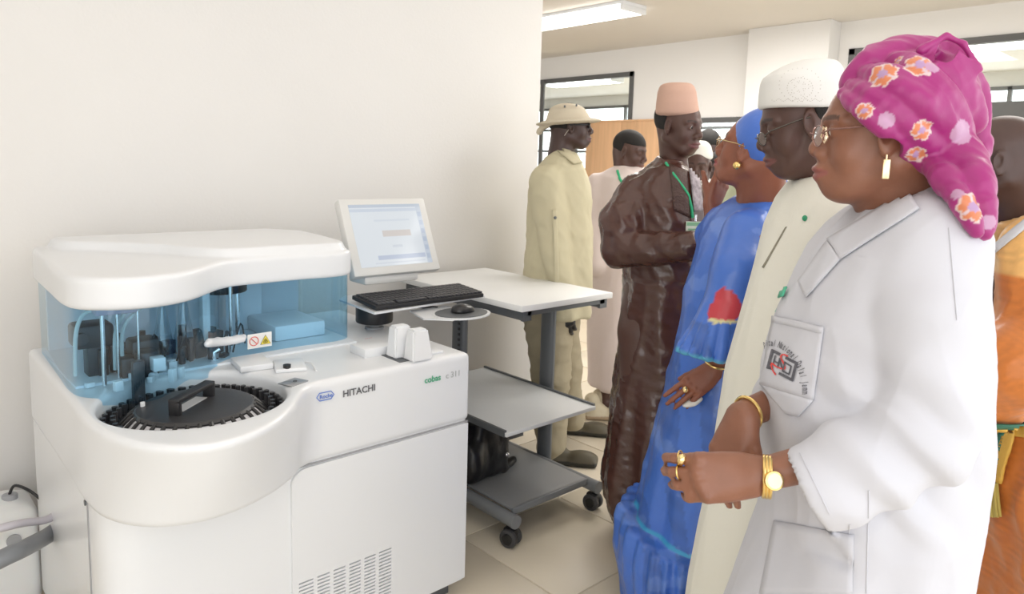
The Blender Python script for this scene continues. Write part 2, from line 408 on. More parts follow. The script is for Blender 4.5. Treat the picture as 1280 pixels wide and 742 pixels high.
# plywood partition standing along the far wall
t = thing('wooden_partition', (XF-.06, 5.7, 0), 'light orange plywood panel partition against the far wall under the window', 'partition')
for k in range(2):
    y0 = 5.12+k*.56; MB().box((XF-.07, y0, .02), (XF-.03, y0+.555, 2.13), bev=.003).build('panel', M_wood, t)
MB().box((XF-.08, 5.10, 2.13), (XF-.025, 6.25, 2.15), bev=.003).build('top_rail', M_wood, t)
# dark standing door leaf edge seen left of the hat
MB().box((XF-.05, 7.05, 0), (XF-.025, 7.11, 2.7)).build('trim_2', M_frame)['kind'] = 'structure'

# ------------------------------------------------------------ the analyser
MX, MY = 1.0, 2.4
ma = thing('chemistry_analyser', (MX, MY, 0), 'large white laboratory analyser with blue see-through cover and round sample well', 'machine')
def poly_sd(P):
    P = np.array(P)
    def f(x, y):
        d = np.full(np.broadcast(x, y).shape, 1e9); s = np.ones_like(d)
        for i in range(len(P)):
            a, b = P[i], P[i-1]; ex, ey = b-a; wx, wy = x-a[0], y-a[1]
            t = np.clip((wx*ex+wy*ey)/(ex*ex+ey*ey), 0, 1); d = np.minimum(d, (wx-ex*t)**2+(wy-ey*t)**2)
            c1 = y >= a[1]; c2 = y < b[1]; c3 = ex*wy > ey*wx
            s = np.where((c1 & c2 & c3) | (~c1 & ~c2 & ~c3), -s, s)
        return s*np.sqrt(d)
    return f
def extr(F, top, bot, z0, z1, rd, zf=None, op='u', k=.004):
    ft, fb = poly_sd(top), poly_sd(bot if bot is not None else top); cache = {}
    A = np.array(list(top)+list(bot if bot is not None else top))
    def fn(x, y, z):
        dt = ft(x[:, :, 0], y[:, :, 0])[:, :, None]; db = fb(x[:, :, 0], y[:, :, 0])[:, :, None] if bot is not None else dt
        t = np.clip((z-z0)/(z1-z0), 0, 1); d = db+(dt-db)*t
        zt = z1 if zf is None else zf(x[:, :, 0], y[:, :, 0])[:, :, None]
        q1 = d+rd; q2 = np.maximum(z0-z, z-zt)+rd
        return np.sqrt(np.maximum(q1, 0)**2+np.maximum(q2, 0)**2)+np.minimum(np.maximum(q1, q2), 0)-rd
    F._add(fn, [*A.min(0), z0], [*A.max(0), z1+.06], op, k)
YB = 2.88
def outline(front, xr=1.6): return [(.415, YB)]+[tuple(p) for p in spline(front, 6)]+[(xr, YB)]
top_o = outline([(.413, 2.6), (.411, 2.25), (.405, 2.03), (.423, 1.87), (.475, 1.745), (.56, 1.67), (.66, 1.66), (.775, 1.715), (.865, 1.805), (.92, 1.88), (.965, 1.93), (1.01, 1.952), (1.07, 1.954), (1.3, 1.954), (1.6, 1.954)])
bot_o = outline([(.413, 2.6), (.411, 2.3), (.407, 2.08), (.425, 1.95), (.485, 1.85), (.58, 1.795), (.69, 1.79), (.80, 1.825), (.89, 1.88), (.935, 1.925), (.965, 1.942), (1.01, 1.953), (1.07, 1.954), (1.3, 1.954), (1.6, 1.954)])
F = Field(); extr(F, top_o, bot_o, .672, .925, .020)
WC = (.680, 2.035)
F.cap((*WC, .80+.25), (*WC, 1.4), .25, k=.012, op='s') if False else None
def wellfn(x, y, z):
    d = np.sqrt((x-WC[0])**2+(y-WC[1])**2)-.243; q = np.maximum(d, .815-z); return q+0*z
F._add(wellfn, [WC[0]-.26, WC[1]-.26, .815], [WC[0]+.26, WC[1]+.26, 1.0], 's', .02)
F.build('upper_housing', M_white, ma, h=.0065)
# lower body
lo_pts = [(.416, YB-.02)]+spline([(.416, 2.3), (.416, 2.11), (.43, 2.02), (.48, 1.975), (.56, 1.962), (.75, 1.96), (.905, 1.96)], 5)+[(1.59, 1.96), (1.59, YB-.02)]
MB().prism(lo_pts, .06, .68).build('lower_housing', M_white, ma)
MB().box((.45, 2.0, 0), (1.56, YB-.05, .06)).build('plinth', M_dgrey, ma)
MB().box((.4135, 2.095, .06), (.4165, 2.099, .672)).build('side_seam', mat('seam_shadow', (.35, .35, .36), .7), ma)
MB().cyl((.41, 2.105, .668), (.418, 2.105, .668), .008).build('screw', M_dgrey, ma)
# front door with rounded top left corner and a real slotted grille
X0, X1, Z0, Z1 = .922, 1.597, .07, .667
gx0, gx1, gz0, gz1 = .942, 1.276, .09, .302
dm = MB(); yf, yb = 1.950, 1.968
cor = [(X0, .62)]+[(X0+.05-.05*math.cos(a), .62+.045*math.sin(a)) for a in np.linspace(.2, 1.57, 7)]
def vprism(mb, pts):   # outline in x,z extruded in y
    a = [mb.bm.verts.new((p[0], yf, p[1])) for p in pts]; b = [mb.bm.verts.new((p[0], yb, p[1])) for p in pts]; n = len(pts)
    mb.bm.faces.new(a); mb.bm.faces.new(b[::-1])
    for i in range(n): mb.bm.faces.new((a[i], b[i], b[(i+1) % n], a[(i+1) % n]))
vprism(dm, [(X0, gz1), *cor, (X1, .665), (X1, gz1)])
dm.box((X0, yf, Z0), (gx0, yb, gz1)); dm.box((gx1, yf, Z0), (X1, yb, gz1)); dm.box((gx0, yf, Z0), (gx1, yb, gz0))
door = dm.build('door', M_white, ma)
g = MB(); ncol = 6; pitch = (gx1-gx0)/ncol; bar = .013
for c in range(1, ncol): g.box((gx0+c*pitch-bar/2, yf, gz0), (gx0+c*pitch+bar/2, yb, gz1))
for c in range(ncol):
    xa = gx0+c*pitch+(bar/2 if c else 0); xb = gx0+(c+1)*pitch-(bar/2 if c < ncol-1 else 0); z = gz1-.0055
    while z > gz0+.006: g.box((xa, yf, z-.0065), (xb, yb, z)); z -= .012
g.build('vent_grille', M_white, door)
MB().box((gx0-.01, yb+.001, gz0-.01), (gx1+.01, yb+.004, gz1+.01)).build('vent_back', mat('vent_dark', (.05, .05, .05), .8), door)
MB().box((1.585, 1.953, .668), (1.598, 2.7, .6735)).build('housing_seam', mat('seam_shadow'), ma)
sm_ = MB(); sm_.box((.95, 1.956, .668), (1.596, 1.97, .6735)); sm_.build('housing_seam', mat('seam_shadow'), ma)
# well: rotor with ring of cups, cover disc with spokes and handle
MB().lathe((*WC, .817), [(0, 0), (.238, 0), (.238, .012), (.20, .02), (0, .02)]).build('well_floor', M_grey, ma)
rot = MB().lathe((*WC, .83), [(.17, .0), (.240, .0), (.240, .028), (.17, .032)]).build('sample_ring', M_black, ma)
cupm = MB().cyl((0, 0, 0), (0, 0, .028), .0075, n=10).mesh('cup'); cupm.materials.append(mat('cup_black', (.03, .03, .033), .35))
for rr, nn, dz in ((.205, 40, .866), (.230, 46, .860)):
    for k in range(nn):
        a = 2*math.pi*(k+.5*(rr > .22))/nn
        o = bpy.data.objects.new('sample_cup', cupm); C.objects.link(o); o.parent = rot
        o.location = Vector((WC[0]+rr*math.cos(a), WC[1]+rr*math.sin(a), dz))-Vector((MX, MY, 0))-Vector(rot.location)
dk = MB().lathe((*WC, .892), [(0, .014), (.12, .014), (.150, .011), (.158, .004), (.158, -.002), (0, -.002)], n=72).build('rotor_cover', mat('rotor_black', (.035, .035, .038), .38, bump=.0004, bscale=200), ma)
MB().lathe((*WC, .86), [(.159, .031), (.192, 0), (.190, -.004), (.150, .02)], n=72).build('cover_skirt', mat('skirt_pale', (.62, .62, .65), .4), dk)
rib = MB()
for k in range(34):
    a = 2*math.pi*k/34; ca, sa = math.cos(a), math.sin(a)
    rib.tube([(WC[0]+.153*ca, WC[1]+.153*sa, .896), (WC[0]+.165*ca, WC[1]+.165*sa, .888), (WC[0]+.193*ca, WC[1]+.193*sa, .860)], .0062, n=6)
rib.lathe((*WC, .858), [(.188, 0), (.197, 0), (.197, .006), (.188, .006), (.188, 0)], n=72)
rib.build('skirt_rib', M_black, dk)
ha = R(40); hd = np.array([math.cos(ha), math.sin(ha)]); hn = np.array([-hd[1], hd[0]])
h = MB(); H3 = lambda u, v, zz: (WC[0]+hd[0]*u+hn[0]*v, WC[1]+hd[1]*u+hn[1]*v, zz)
for u0, u1, z0, z1 in ((-.105, -.090, .902, .948), (.060, .075, .902, .948), (-.105, .075, .938, .950)):
    h.box((WC[0]+u0, WC[1]-.016, z0), (WC[0]+u1, WC[1]+.016, z1), bev=.003)
bmesh.ops.rotate(h.bm, verts=h.bm.verts, cent=(*WC, 0), matrix=Matrix.Rotation(ha, 3, 'Z'))
h.build('handle', M_black, dk)
lb = MB().box((WC[0]-.07, WC[1]-.005, .9055), (WC[0]+.05, WC[1]+.03, .9068)); bmesh.ops.rotate(lb.bm, verts=lb.bm.verts, cent=(*WC, 0), matrix=Matrix.Rotation(ha, 3, 'Z')); lb.build('cover_label', mat('label_grey', (.6, .6, .6), .5), dk)
MB().cyl((.56, 2.10, .902), (.56, 2.10, .916), .006).build('cover_knob', M_white, dk)
# deck details
def deckbox(nm, a, b, m_, rz=0, bev=.004): return MB().box(a, b, rz=rz, bev=bev).build(nm, m_, ma)
deckbox('flap', (.872, 2.17, .925), (.975, 2.30, .945), M_white, R(-8))
deckbox('flap', (.965, 2.09, .925), (1.06, 2.21, .938), M_white, R(-20))
MB().cyl((.985, 2.11, .936), (.985, 2.11, .948), .012).build('knob', M_black, ma)
deckbox('plate', (.915, 1.965, .9245), (.985, 2.02, .928), mat('steel_plate', (.45, .45, .46), .35, metal=.8), R(20), .001)
MB().cyl((.955, 1.992, .927), (.955, 1.992, .931), .006).build('screw', M_dgrey, ma)
MB().tube([(.842, 2.335, .925), (.842, 2.335, .962), (.858, 2.33, .972)], .007).cyl((.842, 2.335, .925), (.842, 2.335, .94), .013).build('nozzle', M_chrome, ma)
MB().tube(spline([(1.06, 2.17, .926), (1.075, 2.13, .935), (1.06, 2.06, .926)], 5), .003).build('wire_guide', M_white, ma)
for (x, y, hh) in ((1.375, 2.055, .108), (1.40, 1.965+.02, .105)):
    b = MB(); c_ = bmesh.ops.create_cube(b.bm, size=1)['verts']
    for v in c_:
        s_ = 1 if v.co.z < 0 else .72
        v.co = Vector((x+v.co.x*.085*s_, y+v.co.y*.062*s_+(0 if v.co.z < 0 else .008), .925+(v.co.z+.5)*hh))
    bmesh.ops.bevel(b.bm, geom=list(b.bm.edges), offset=.006, segments=2, affect='EDGES')
    b.build('tower_block', M_white, ma)
deckbox('recess_tray', (1.26, 2.10, .922), (1.38, 2.20, .955), M_white)
deckbox('recess_tray', (1.325, 1.985, .924), (1.365, 2.12, .927), M_dgrey, bev=.001)
deckbox('recess_tray', (1.46, 2.0, .924), (1.52, 2.08, .934), M_white)
# lid
zl = 1.17
gl_pts = [(.44, 2.79), (.43, 2.5), (.424, 2.3), (.44, 2.21), (.50, 2.155), (.58, 2.13), (.66, 2.145), (.73, 2.19), (.79, 2.25), (.85, 2.31), (.92, 2.345), (1.0, 2.35), (1.15, 2.352), (1.27, 2.342), (1.335, 2.36), (1.355, 2.41), (1.36, 2.6), (1.36, 2.80)]
S = spline(gl_pts, 6)
def offs(P, d):
    P = np.array(P); T = np.gradient(P, axis=0); Nn = np.stack([T[:, 1], -T[:, 0]], 1); Nn /= np.linalg.norm(Nn, axis=1)[:, None]; return P+Nn*d
lid_o = [tuple(p) for p in offs(S, .012)]
lid_o = lid_o+[(1.34, 2.86), (1.28, 2.885), (.52, 2.885), (.44, 2.85)]
F = Field()
hi_o = [(.50, 2.86)]+[tuple(p) for p in spline([(.47, 2.80), (.50, 2.70), (.62, 2.62), (.74, 2.52), (.80, 2.44), (.86, 2.38), (.93, 2.352), (1.1, 2.352), (1.27, 2.342), (1.335, 2.37), (1.355, 2.44), (1.35, 2.72)], 5)]+[(1.25, 2.86)]
pd = poly_sd(hi_o)
def ztop(x, y): return 1.262+.030*sstep(.004, -.016, pd(x, y))+.014*sstep(2.25, 2.8, y)
extr(F, lid_o, None, zl, 1.30, .015, zf=ztop)
F.build('lid', M_white, ma, h=.0065)
# curved blue cover
cv = MB(); zb = []
for p in S:
    b_ = .905+.03*math.exp(-((p[0]-.70)/.055)**2) if p[1] < 2.33 else .905
    zb.append(b_)
lo = [cv.bm.verts.new((p[0], p[1], b_)) for p, b_ in zip(S, zb)]; hi = [cv.bm.verts.new((p[0], p[1], zl+.01)) for p in S]
for i in range(len(S)-1): cv.bm.faces.new((lo[i], lo[i+1], hi[i+1], hi[i]))
cov = cv.build('blue_cover', M_glassb, ma, ang=80)
F = Field(); ctree = BVHTree.FromPolygons([v.co for v in cov.data.vertices], [tuple(p.vertices) for p in cov.data.polygons]); lev = []
for x_, y_ in ((259, 430), (270, 429), (282, 428), (294, 426), (303, 424)):
    r_ = Vector(CM.T @ np.array([(x_-640)/FPX, -(y_-CY)/FPX, 1.0])).normalized(); lev.append(np.array(ctree.ray_cast(Vector(CO), r_)[0]-r_*.022))
F.chain(lev, [.010]*len(lev), k=.003); F.chain([p+np.array((.01, .014, .004)) for p in lev], [.010]*len(lev), k=.01)
F.build('cover_handle', M_white, cov, h=.003)
# warning sticker on the cover
def sticker(nm, org, ax, ay, w_, h_, m_, parent):
    org, ax, ay = map(np.array, (org, ax, ay)); ax = ax/np.linalg.norm(ax); ay = ay/np.linalg.norm(ay); nz = np.cross(ax, ay)*.0008
    q = MB(); P = [org, org+ax*w_, org+ax*w_+ay*h_, org+ay*h_]
    a = [q.bm.verts.new(p) for p in P]; b = [q.bm.verts.new(p+nz) for p in P]; q.bm.faces.new(a[::-1]); q.bm.faces.new(b)
    for i in range(4): q.bm.faces.new((a[i], a[(i+1) % 4], b[(i+1) % 4], b[i]))
    return q.build(nm, m_, parent, smooth=False), nz
org = np.array((.955, 2.343, .952)); axx = np.array((1, .02, 0)); st_, nz = sticker('warning_sticker', org, axx, (0, 0, 1), .085, .05, mat('sticker_white', (.85, .85, .82), .5), ma)
q = MB(); c0 = org+np.array((.022, -.002, .025))
q.tube([c0+np.array((math.cos(a)*.015, 0, math.sin(a)*.015)) for a in np.linspace(0, 6.283, 25)[:-1]], .0014, n=6, closed=True)
q.tube([c0+np.array((-.010, 0, .010)), c0+np.array((.010, 0, -.010))], .0014, n=6); q.build('prohibition_sign', mat('print_red', (.75, .15, .12), .5), st_)
q = MB(); c1 = org+np.array((.062, -.0015, .022)); T3 = [c1+np.array((-.018, 0, -.012)), c1+np.array((.018, 0, -.012)), c1+np.array((0, 0, .019))]
q.quad(*T3); q.build('biohazard_triangle', mat('print_yellow', (.85, .70, .08), .5), st_, smooth=False)
q = MB()
q.tube([t_+np.array((0, -.0004, 0)) for t_ in T3], .0009, n=5, closed=True)
for k in range(3):
    a0 = R(90+120*k); cc = c1+np.array((math.cos(a0)*.004, -.001, math.sin(a0)*.004-.002))
    q.tube([cc+np.array((math.cos(a)*.0035, 0, math.sin(a)*.0035)) for a in np.linspace(0, 6.283, 13)[:-1]], .0009, n=5, closed=True)
q.build('biohazard_mark', M_black, st_)
# markings on the front
Yt = 1.950
place_text('front_lettering', 'HITACHI', .030, (1.092, Yt, .862), (1, 0, 0), (0, 0, 1), mat('print_grey', (.12, .12, .13), .5), ma, bold=.0005)
place_text('front_lettering', 'cobas', .030, (1.402, Yt, .848), (1, 0, 0), (0, 0, 1), mat('print_green', (.10, .42, .25), .5), ma, bold=.0006)
place_text('front_lettering', 'c 311', .030, (1.492, Yt, .848), (1, 0, 0), (0, 0, 1), mat('print_pale_grey', (.45, .47, .47), .5), ma)
hx = [(1.004, .878), (1.014, .890), (1.052, .890), (1.062, .878), (1.052, .866), (1.014, .866)]
bl = mat('print_blue', (.12, .22, .60), .5)
q = MB(); q.tube([(x, Yt, z_) for x, z_ in hx], .0016, n=5, closed=True); q.build('hexagon_emblem', bl, ma)
place_text('emblem_lettering', 'Roche', .017, (1.0135, Yt, .872), (1, 0, 0), (0, 0, 1), bl, ma, bold=.0003)
place_text('deck_lettering', '- - - -', .014, (1.40, 2.33, .9262), (1, 0, 0), (0, 1, 0), mat('print_red'), ma)
# innards behind the blue cover
IW = mat('inner_white', (.78, .82, .86), .4)
inn = MB(); inn.box((.46, 2.78, .93), (1.35, 2.80, 1.17)).build('inner_panel', IW, ma)
MB().box((.44, 2.30, .925), (1.345, 2.78, .932)).build('inner_deck', IW, ma)
MB().box((1.10, 2.45, .932), (1.30, 2.70, .99), bev=.01).build('inner_tray', IW, ma)
MB().box((1.02, 2.70, .932), (1.16, 2.775, 1.165), bev=.004).build('inner_duct', IW, ma)
MB().box((.49, 2.26, 1.135), (.60, 2.62, 1.165), bev=.006).build('gantry_arm', mat('lavender_metal', (.42, .38, .48), .4), ma)
for (x, y, r_) in ((.507, 2.27, .006), (.555, 2.31, .004), (.60, 2.27, .003), (.93, 2.42, .006), (.985, 2.5, .008)): MB().cyl((x, y, .93), (x, y, 1.16), r_).build('guide_rod', M_chrome, ma)
MB().box((.845, 2.44, .932), (.87, 2.48, 1.16), bev=.003).build('guide_column', mat('column_white', (.8, .82, .84), .4), ma)
MB().cyl((.95, 2.55, 1.12), (.95, 2.55, 1.15), .085, bev=.004).build('probe_wheel', M_black, ma)
DK = mat('mechanism_dark', (.03, .035, .04), .4)
b = MB(); b.box((.455, 2.36, 1.02), (.56, 2.46, 1.09), bev=.012).box((.49, 2.38, .93), (.54, 2.44, 1.03), bev=.004).cyl((.47, 2.345, 1.055), (.47, 2.36, 1.055), .018); b.build('pipettor', DK, ma)
b = MB(); b.box((.56, 2.30, .932), (.62, 2.37, .99), bev=.006).box((.60, 2.34, .932), (.68, 2.42, 1.03), bev=.01).cyl((.63, 2.30, .932), (.63, 2.30, 1.01), .034, bev=.01).box((.57, 2.215, .87), (.60, 2.245, 1.0), bev=.003); b.build('pipettor', DK, ma)
b = MB()
random.seed(3)
for k in range(40):
    x = .52+random.random()*.42; y = 2.36+random.random()*.25; s_ = .006+random.random()*.016; h_ = .94+random.random()*.075
    if k % 3: b.box((x-s_, y-s_*.7, .932), (x+s_, y+s_*.7, h_), rz=random.random(), bev=.002)
    else: b.cyl((x, y, .932), (x, y, h_), s_*.8, n=12, bev=.002)
for k in range(9): x = .56+k*.045; b.tube(spline([(x, 2.38, .94), (x+.02, 2.36, 1.0+.02*(k % 3)), (x+.05, 2.40, .96)], 4), .003, n=6)
tag(b.build('mechanism', DK, ma), kind='stuff')
b = MB()
for k in range(12):
    x = .47+random.random()*.25; y = 2.2+random.random()*.12; b.box((x-.012, y-.008, .927), (x+.012, y+.008, .935+random.random()*.035), rz=random.random(), bev=.002)
tag(b.build('fittings', M_white, ma), kind='stuff')
for x, y in ((.70, 2.38), (.79, 2.46)): MB().lathe((x, y, .95), [(.028, 0), (.03, .05), (.012, .16), (.006, .19)], n=20).build('clear_vial', glassmat('vial_plastic', (.85, .92, .95), .2), ma)
for j, (x, z_) in enumerate(((.45, 1.14), (.555, 1.15), (.575, 1.15))):
    MB().tube(spline([(x, 2.35, .95), (x+.005, 2.34, 1.08), (x+.03+.02*j, 2.32, z_), (x+.08-.06*(j > 0), 2.30, 1.13)], 6), .006).build('hose', mat('hose_pale', (.55, .62, .62), .4), ma)
b = MB().box((.625, 2.22, .96), (.66, 2.26, 1.0), bev=.003); b.build('valve_block', M_white, ma)

# monitor, its bracket, keyboard tray
mo = thing('touchscreen_monitor', (1.56, 2.56, .925), 'pale grey tilted monitor mounted behind the white analyser', 'monitor')
cb = M_lamb = mat('monitor_plastic', (.70, .70, .68), .4)
B0 = np.array((1.425, 2.45, 1.142)); tl = R(24); up_ = np.array((0, math.sin(tl), math.cos(tl))); nb = np.array((0, -math.cos(tl), math.sin(tl))); W_, H_ = .415, .325
Rm = Matrix((Vector((1, 0, 0)), Vector(-nb), Vector(up_))).transposed()
cen = B0+np.array((W_/2, 0, 0))+up_*H_/2-nb*.022
MB().box(cen-np.array((W_/2, .022, H_/2)), cen+np.array((W_/2, .022, H_/2)), Rm=Rm, bev=.010).build('monitor_case', cb, mo)
c2 = cen-nb*.035-up_*.01; MB().box(c2-np.array((.15, .03, .12)), c2+np.array((.15, .03, .12)), Rm=Rm, bev=.02).build('rear_housing', cb, mo)
scm = bpy.data.materials.new('screen_image'); scm.use_nodes = True; nt = scm.node_tree; Nn_ = nt.nodes; L_ = nt.links; b = Nn_['Principled BSDF']; b.inputs['Base Color'].default_value = (.25, .27, .3, 1); b.inputs['Roughness'].default_value = .12
def screen_tex():
    uv = Nn_.new('ShaderNodeUVMap'); sp = Nn_.new('ShaderNodeSeparateXYZ'); L_.new(uv.outputs[0], sp.inputs[0])
    def band(sock, a, b_):
        g1 = Nn_.new('ShaderNodeMath'); g1.operation = 'GREATER_THAN'; g1.inputs[1].default_value = a; L_.new(sp.outputs[sock], g1.inputs[0])
        g2 = Nn_.new('ShaderNodeMath'); g2.operation = 'LESS_THAN'; g2.inputs[1].default_value = b_; L_.new(sp.outputs[sock], g2.inputs[0])
        mm = Nn_.new('ShaderNodeMath'); mm.operation = 'MULTIPLY'; L_.new(g1.outputs[0], mm.inputs[0]); L_.new(g2.outputs[0], mm.inputs[1]); return mm.outputs[0]
    cur = None
    def rect(x0, x1, y0, y1, col):
        nonlocal cur
        a, b_ = band(0, x0, x1), band(1, y0, y1); mm = Nn_.new('ShaderNodeMath'); mm.operation = 'MULTIPLY'; L_.new(a, mm.inputs[0]); L_.new(b_, mm.inputs[1])
        mx = Nn_.new('ShaderNodeMix'); mx.data_type = 'RGBA'; L_.new(mm.outputs[0], mx.inputs[0])
        if cur is None: mx.inputs[6].default_value = (.62, .67, .71, 1)
        else: L_.new(cur, mx.inputs[6])
        mx.inputs[7].default_value = (*col, 1); cur = mx.outputs[2]
    rect(0, 1, .88, .93, (.45, .52, .62)); rect(.38, .78, .47, .57, (.52, .45, .40)); rect(0.25, .92, .10, .17, (.33, .40, .55)); rect(.93, 1, 0, 1, (.42, .49, .58))
    for k in range(6): rect(.94, .99, .08+k*.14, .16+k*.14, (.28, .36, .50))
    rect(.48, .62, .29, .33, (.50, .55, .62)); rect(.2, .9, .04, .06, (.5, .55, .62)); rect(0, 1, .95, 1, (.35, .42, .52)); rect(.3, .8, .72, .75, (.52, .58, .65))
    L_.new(cur, b.inputs['Emission Color']); b.inputs['Emission Strength'].default_value = .55
screen_tex()
sb = MB(); uvl = sb.bm.loops.layers.uv.new('UVMap')
o_ = B0+np.array((.036, 0, 0))+up_*.034+nb*.0012; w2, h2 = W_-.072, H_-.062
f_ = sb.bm.faces.new([sb.bm.verts.new(o_+p) for p in (np.zeros(3), np.array((w2, 0, 0)), np.array((w2, 0, 0))+up_*h2, up_*h2)])
for l_, uvv in zip(f_.loops, ((0, 0), (1, 0), (1, 1), (0, 1))): l_[uvl].uv = uvv
me = bpy.data.meshes.new('screen'); sb.bm.to_mesh(me); sb.bm.free(); link('screen', me, scm, mo)
MB().box((1.48, 2.47, 1.10), (1.74, 2.60, 1.135), bev=.012).build('monitor_foot', cb, mo)
MB().cyl((1.525, 2.47, .950), (1.525, 2.47, 1.018), .074, bev=.008).build('swivel_drum', M_black, mo)
MB().cyl((1.525, 2.47, .92), (1.525, 2.47, .952), .02).cyl((1.525, 2.47, .922), (1.525, 2.47, .932), .038, bev=.003).build('mounting_post', M_grey, mo)
tr = thing('keyboard_tray', (1.7, 2.4, 1.03), 'white swivel tray carrying the black keyboard beside the monitor', 'tray')
KA = R(-10.0)
tm = MB().prism([(1.42, 2.30), (1.99, 2.335), (2.02, 2.40), (2.02, 2.62), (1.5, 2.66), (1.44, 2.60)], 1.022, 1.030); tm.build('tray_plate', M_white, tr)
MB().tube([(1.62, 2.5, 1.01), (1.75, 2.35, 1.0)], .008).build('tray_arm', M_black, tr)
mp_ = [(1.60+.0, 2.20), (1.72, 2.33), (1.80, 2.33)]
pad = MB(); pad.prism([(1.755+.125*math.cos(a), 2.20+.10*math.sin(a)) for a in np.linspace(0, 6.283, 33)[:-1]], 1.000, 1.006); pad.prism([(1.58, 2.21), (1.66, 2.13), (1.80, 2.20), (1.80, 2.36), (1.62, 2.36)], .998, 1.004); pad.build('mouse_shelf', M_white, tr)
MB().prism([(1.755+.112*math.cos(a), 2.20+.088*math.sin(a)) for a in np.linspace(0, 6.283, 33)[:-1]], 1.006, 1.009).build('mouse_pad', M_dgrey, tr)
kb = thing('keyboard', (1.72, 2.38, 1.03), 'black computer keyboard on the white tray below the monitor', 'keyboard')
k0 = np.array((1.437, 2.315)); ka = math.atan2(-.012, .52); kx = np.array((math.cos(ka), math.sin(ka))); ky = np.array((-kx[1], kx[0]))
KM = Matrix.Translation((k0[0], k0[1], 1.031)) @ Matrix.Rotation(ka, 4, 'Z') @ Matrix.Rotation(R(4), 4, 'X')
b = MB().box((0, 0, 0), (.52, .19, .018), bev=.005); bmesh.ops.transform(b.bm, matrix=KM, verts=b.bm.verts); b.build('keyboard_case', mat('key_black', (.02, .02, .022), .5), kb)
km = MB().box((-.0085, -.0085, 0), (.0085, .0085, .009), bev=.0015).mesh('key'); km.materials.append(mat('key_top', (.045, .045, .05), .4))
kl = Vector(kb.location)
for rw in range(6):
    x = .012
    while x < .50:
        if not (.372 < x < .378 or .445 < x < .45) and not (rw == 0 and .09 < x < .24):
            o = bpy.data.objects.new('key', km); C.objects.link(o); o.parent = kb; o.matrix_local = Matrix.Translation(-kl) @ KM @ Matrix.Translation((x+.008, .02+rw*.029, .016)) @ Matrix.Diagonal((1, 1.35, 1, 1))
        x += .0195
b = MB().box((.10, .008, .018), (.235, .027, .026), bev=.002); bmesh.ops.transform(b.bm, matrix=KM, verts=b.bm.verts); b.build('space_bar', mat('key_top'), kb)
F = Field(); F.ell((1.77, 2.205, 1.012), (.048, .034, .027), k=.01); F.ell((1.75, 2.205, 1.015), (.035, .033, .026), k=.015)
F.fn(lambda x, y, z: (z-1.0095)+0*x+0*y, (1.7, 2.1, .97), (1.85, 2.3, 1.0095), 's', .004)
ms = F.build('mouse', mat('mouse_black', (.02, .02, .022), .3), None, h=.003); tag(ms, 'black computer mouse on the round pad right of the keyboard', 'mouse')

# ------------------------------------------------------------ table on castors
ta = thing('trolley_table', (2.25, 2.55, 0), 'grey height-adjustable rolling table with two shelves between analyser and people', 'table')
MB().box((2.05, 2.165, .978), (2.64, 3.10, 1.005), bev=.003).build('table_top', mat('white_laminate', (.86, .87, .87), .4), ta)
for x in (2.075, 2.57): MB().box((x, 2.19, .935), (x+.045, 3.06, .978), bev=.003).box((x-.002, 2.18, .933), (x+.047, 2.195, .978)).build('top_rail', M_dgrey, ta)
MB().box((2.10, 2.18, .955), (2.6, 2.20, .978)).build('top_rail', M_dgrey, ta)
for x in (1.965, 2.525):
    p = MB().prism([(x+.026*math.cos(a), 2.47+.045*math.sin(a)) for a in np.linspace(0, 6.283, 25)[:-1]], .09, .94).build('column', M_dgrey, ta)
for k in range(14): MB().box((1.938, 2.44, .60+k*.024), (1.941, 2.452, .612+k*.024)).build('column_slot', M_black, ta)
for x in (1.965, 2.485):
    MB().cyl((x, 2.075, .115), (x, 3.0, .115), .028, n=20).cyl((x, 2.068, .115), (x, 2.078, .115), .029).build('foot', M_grey if False else mat('foot_grey', (.2, .21, .22), .4), ta)
MB().box((1.915, 2.09, .488), (2.465, 2.88, .506), bev=.003).build('shelf', M_lam, ta)
for x in (1.912, 2.458): MB().box((x, 2.10, .486), (x+.012, 2.88, .514)).build('shelf_edge', M_dgrey, ta)
MB().box((1.99, 2.12, .135), (2.46, 2.92, .150), bev=.003).build('shelf', mat('shelf_grey', (.24, .245, .25), .45), ta)
MB().box((1.99, 2.115, .12), (2.46, 2.13, .150), bev=.003).build('shelf_edge', mat('foot_grey'), ta)
MB().box((1.99, 2.60, .20), (2.50, 2.615, .46)).build('rear_panel', mat('panel_dark', (.09, .09, .095), .5), ta)
for (x, y, yaw_) in ((1.965, 2.10, .3), (2.485, 2.10, .2), (1.965, 2.97, .5), (2.485, 2.97, -.3)):
    cs = MB().cyl((x, y, .07), (x, y, .10), .012).box((x-.018, y-.03, .045), (x+.018, y+.03, .08), rz=yaw_, bev=.008).build('castor', M_black, ta)
    ax_ = np.array((math.cos(yaw_), math.sin(yaw_), 0)); 
    for s_ in (-1, 1):
        c_ = np.array((x, y, .04)); MB().cyl(c_+ax_*s_*.010, c_+ax_*s_*.030, .040, bev=.005).build('wheel', mat('rubber', (.05, .05, .053), .5), cs)
        MB().cyl(c_+ax_*s_*.0295, c_+ax_*s_*.032, .024, bev=.003).build('wheel_hub', mat('hub_dark', (.02, .02, .02), .3), cs)
F = Field(); F.box((2.12, 2.47, .29), (.10, .08, .135), rd=.03); F.cap((2.2, 2.42, .17), (2.3, 2.46, .17), .02, k=.02); F.ell((2.0, 2.42, .25), (.06, .07, .1), k=.04)
bg = thing('black_bag', (2.1, 2.45, .15), 'black bag standing on the lower shelf of the rolling table', 'bag')
F.build('bag_body', mat('bag_black', (.012, .012, .013), .35, bump=.004, bscale=18), bg, h=.01, disp=lambda V, N_: .006*vnoise(V, 25, 3))
MB().ball((2.19, 2.385, .25), .012).build('clasp', M_chrome, bg)

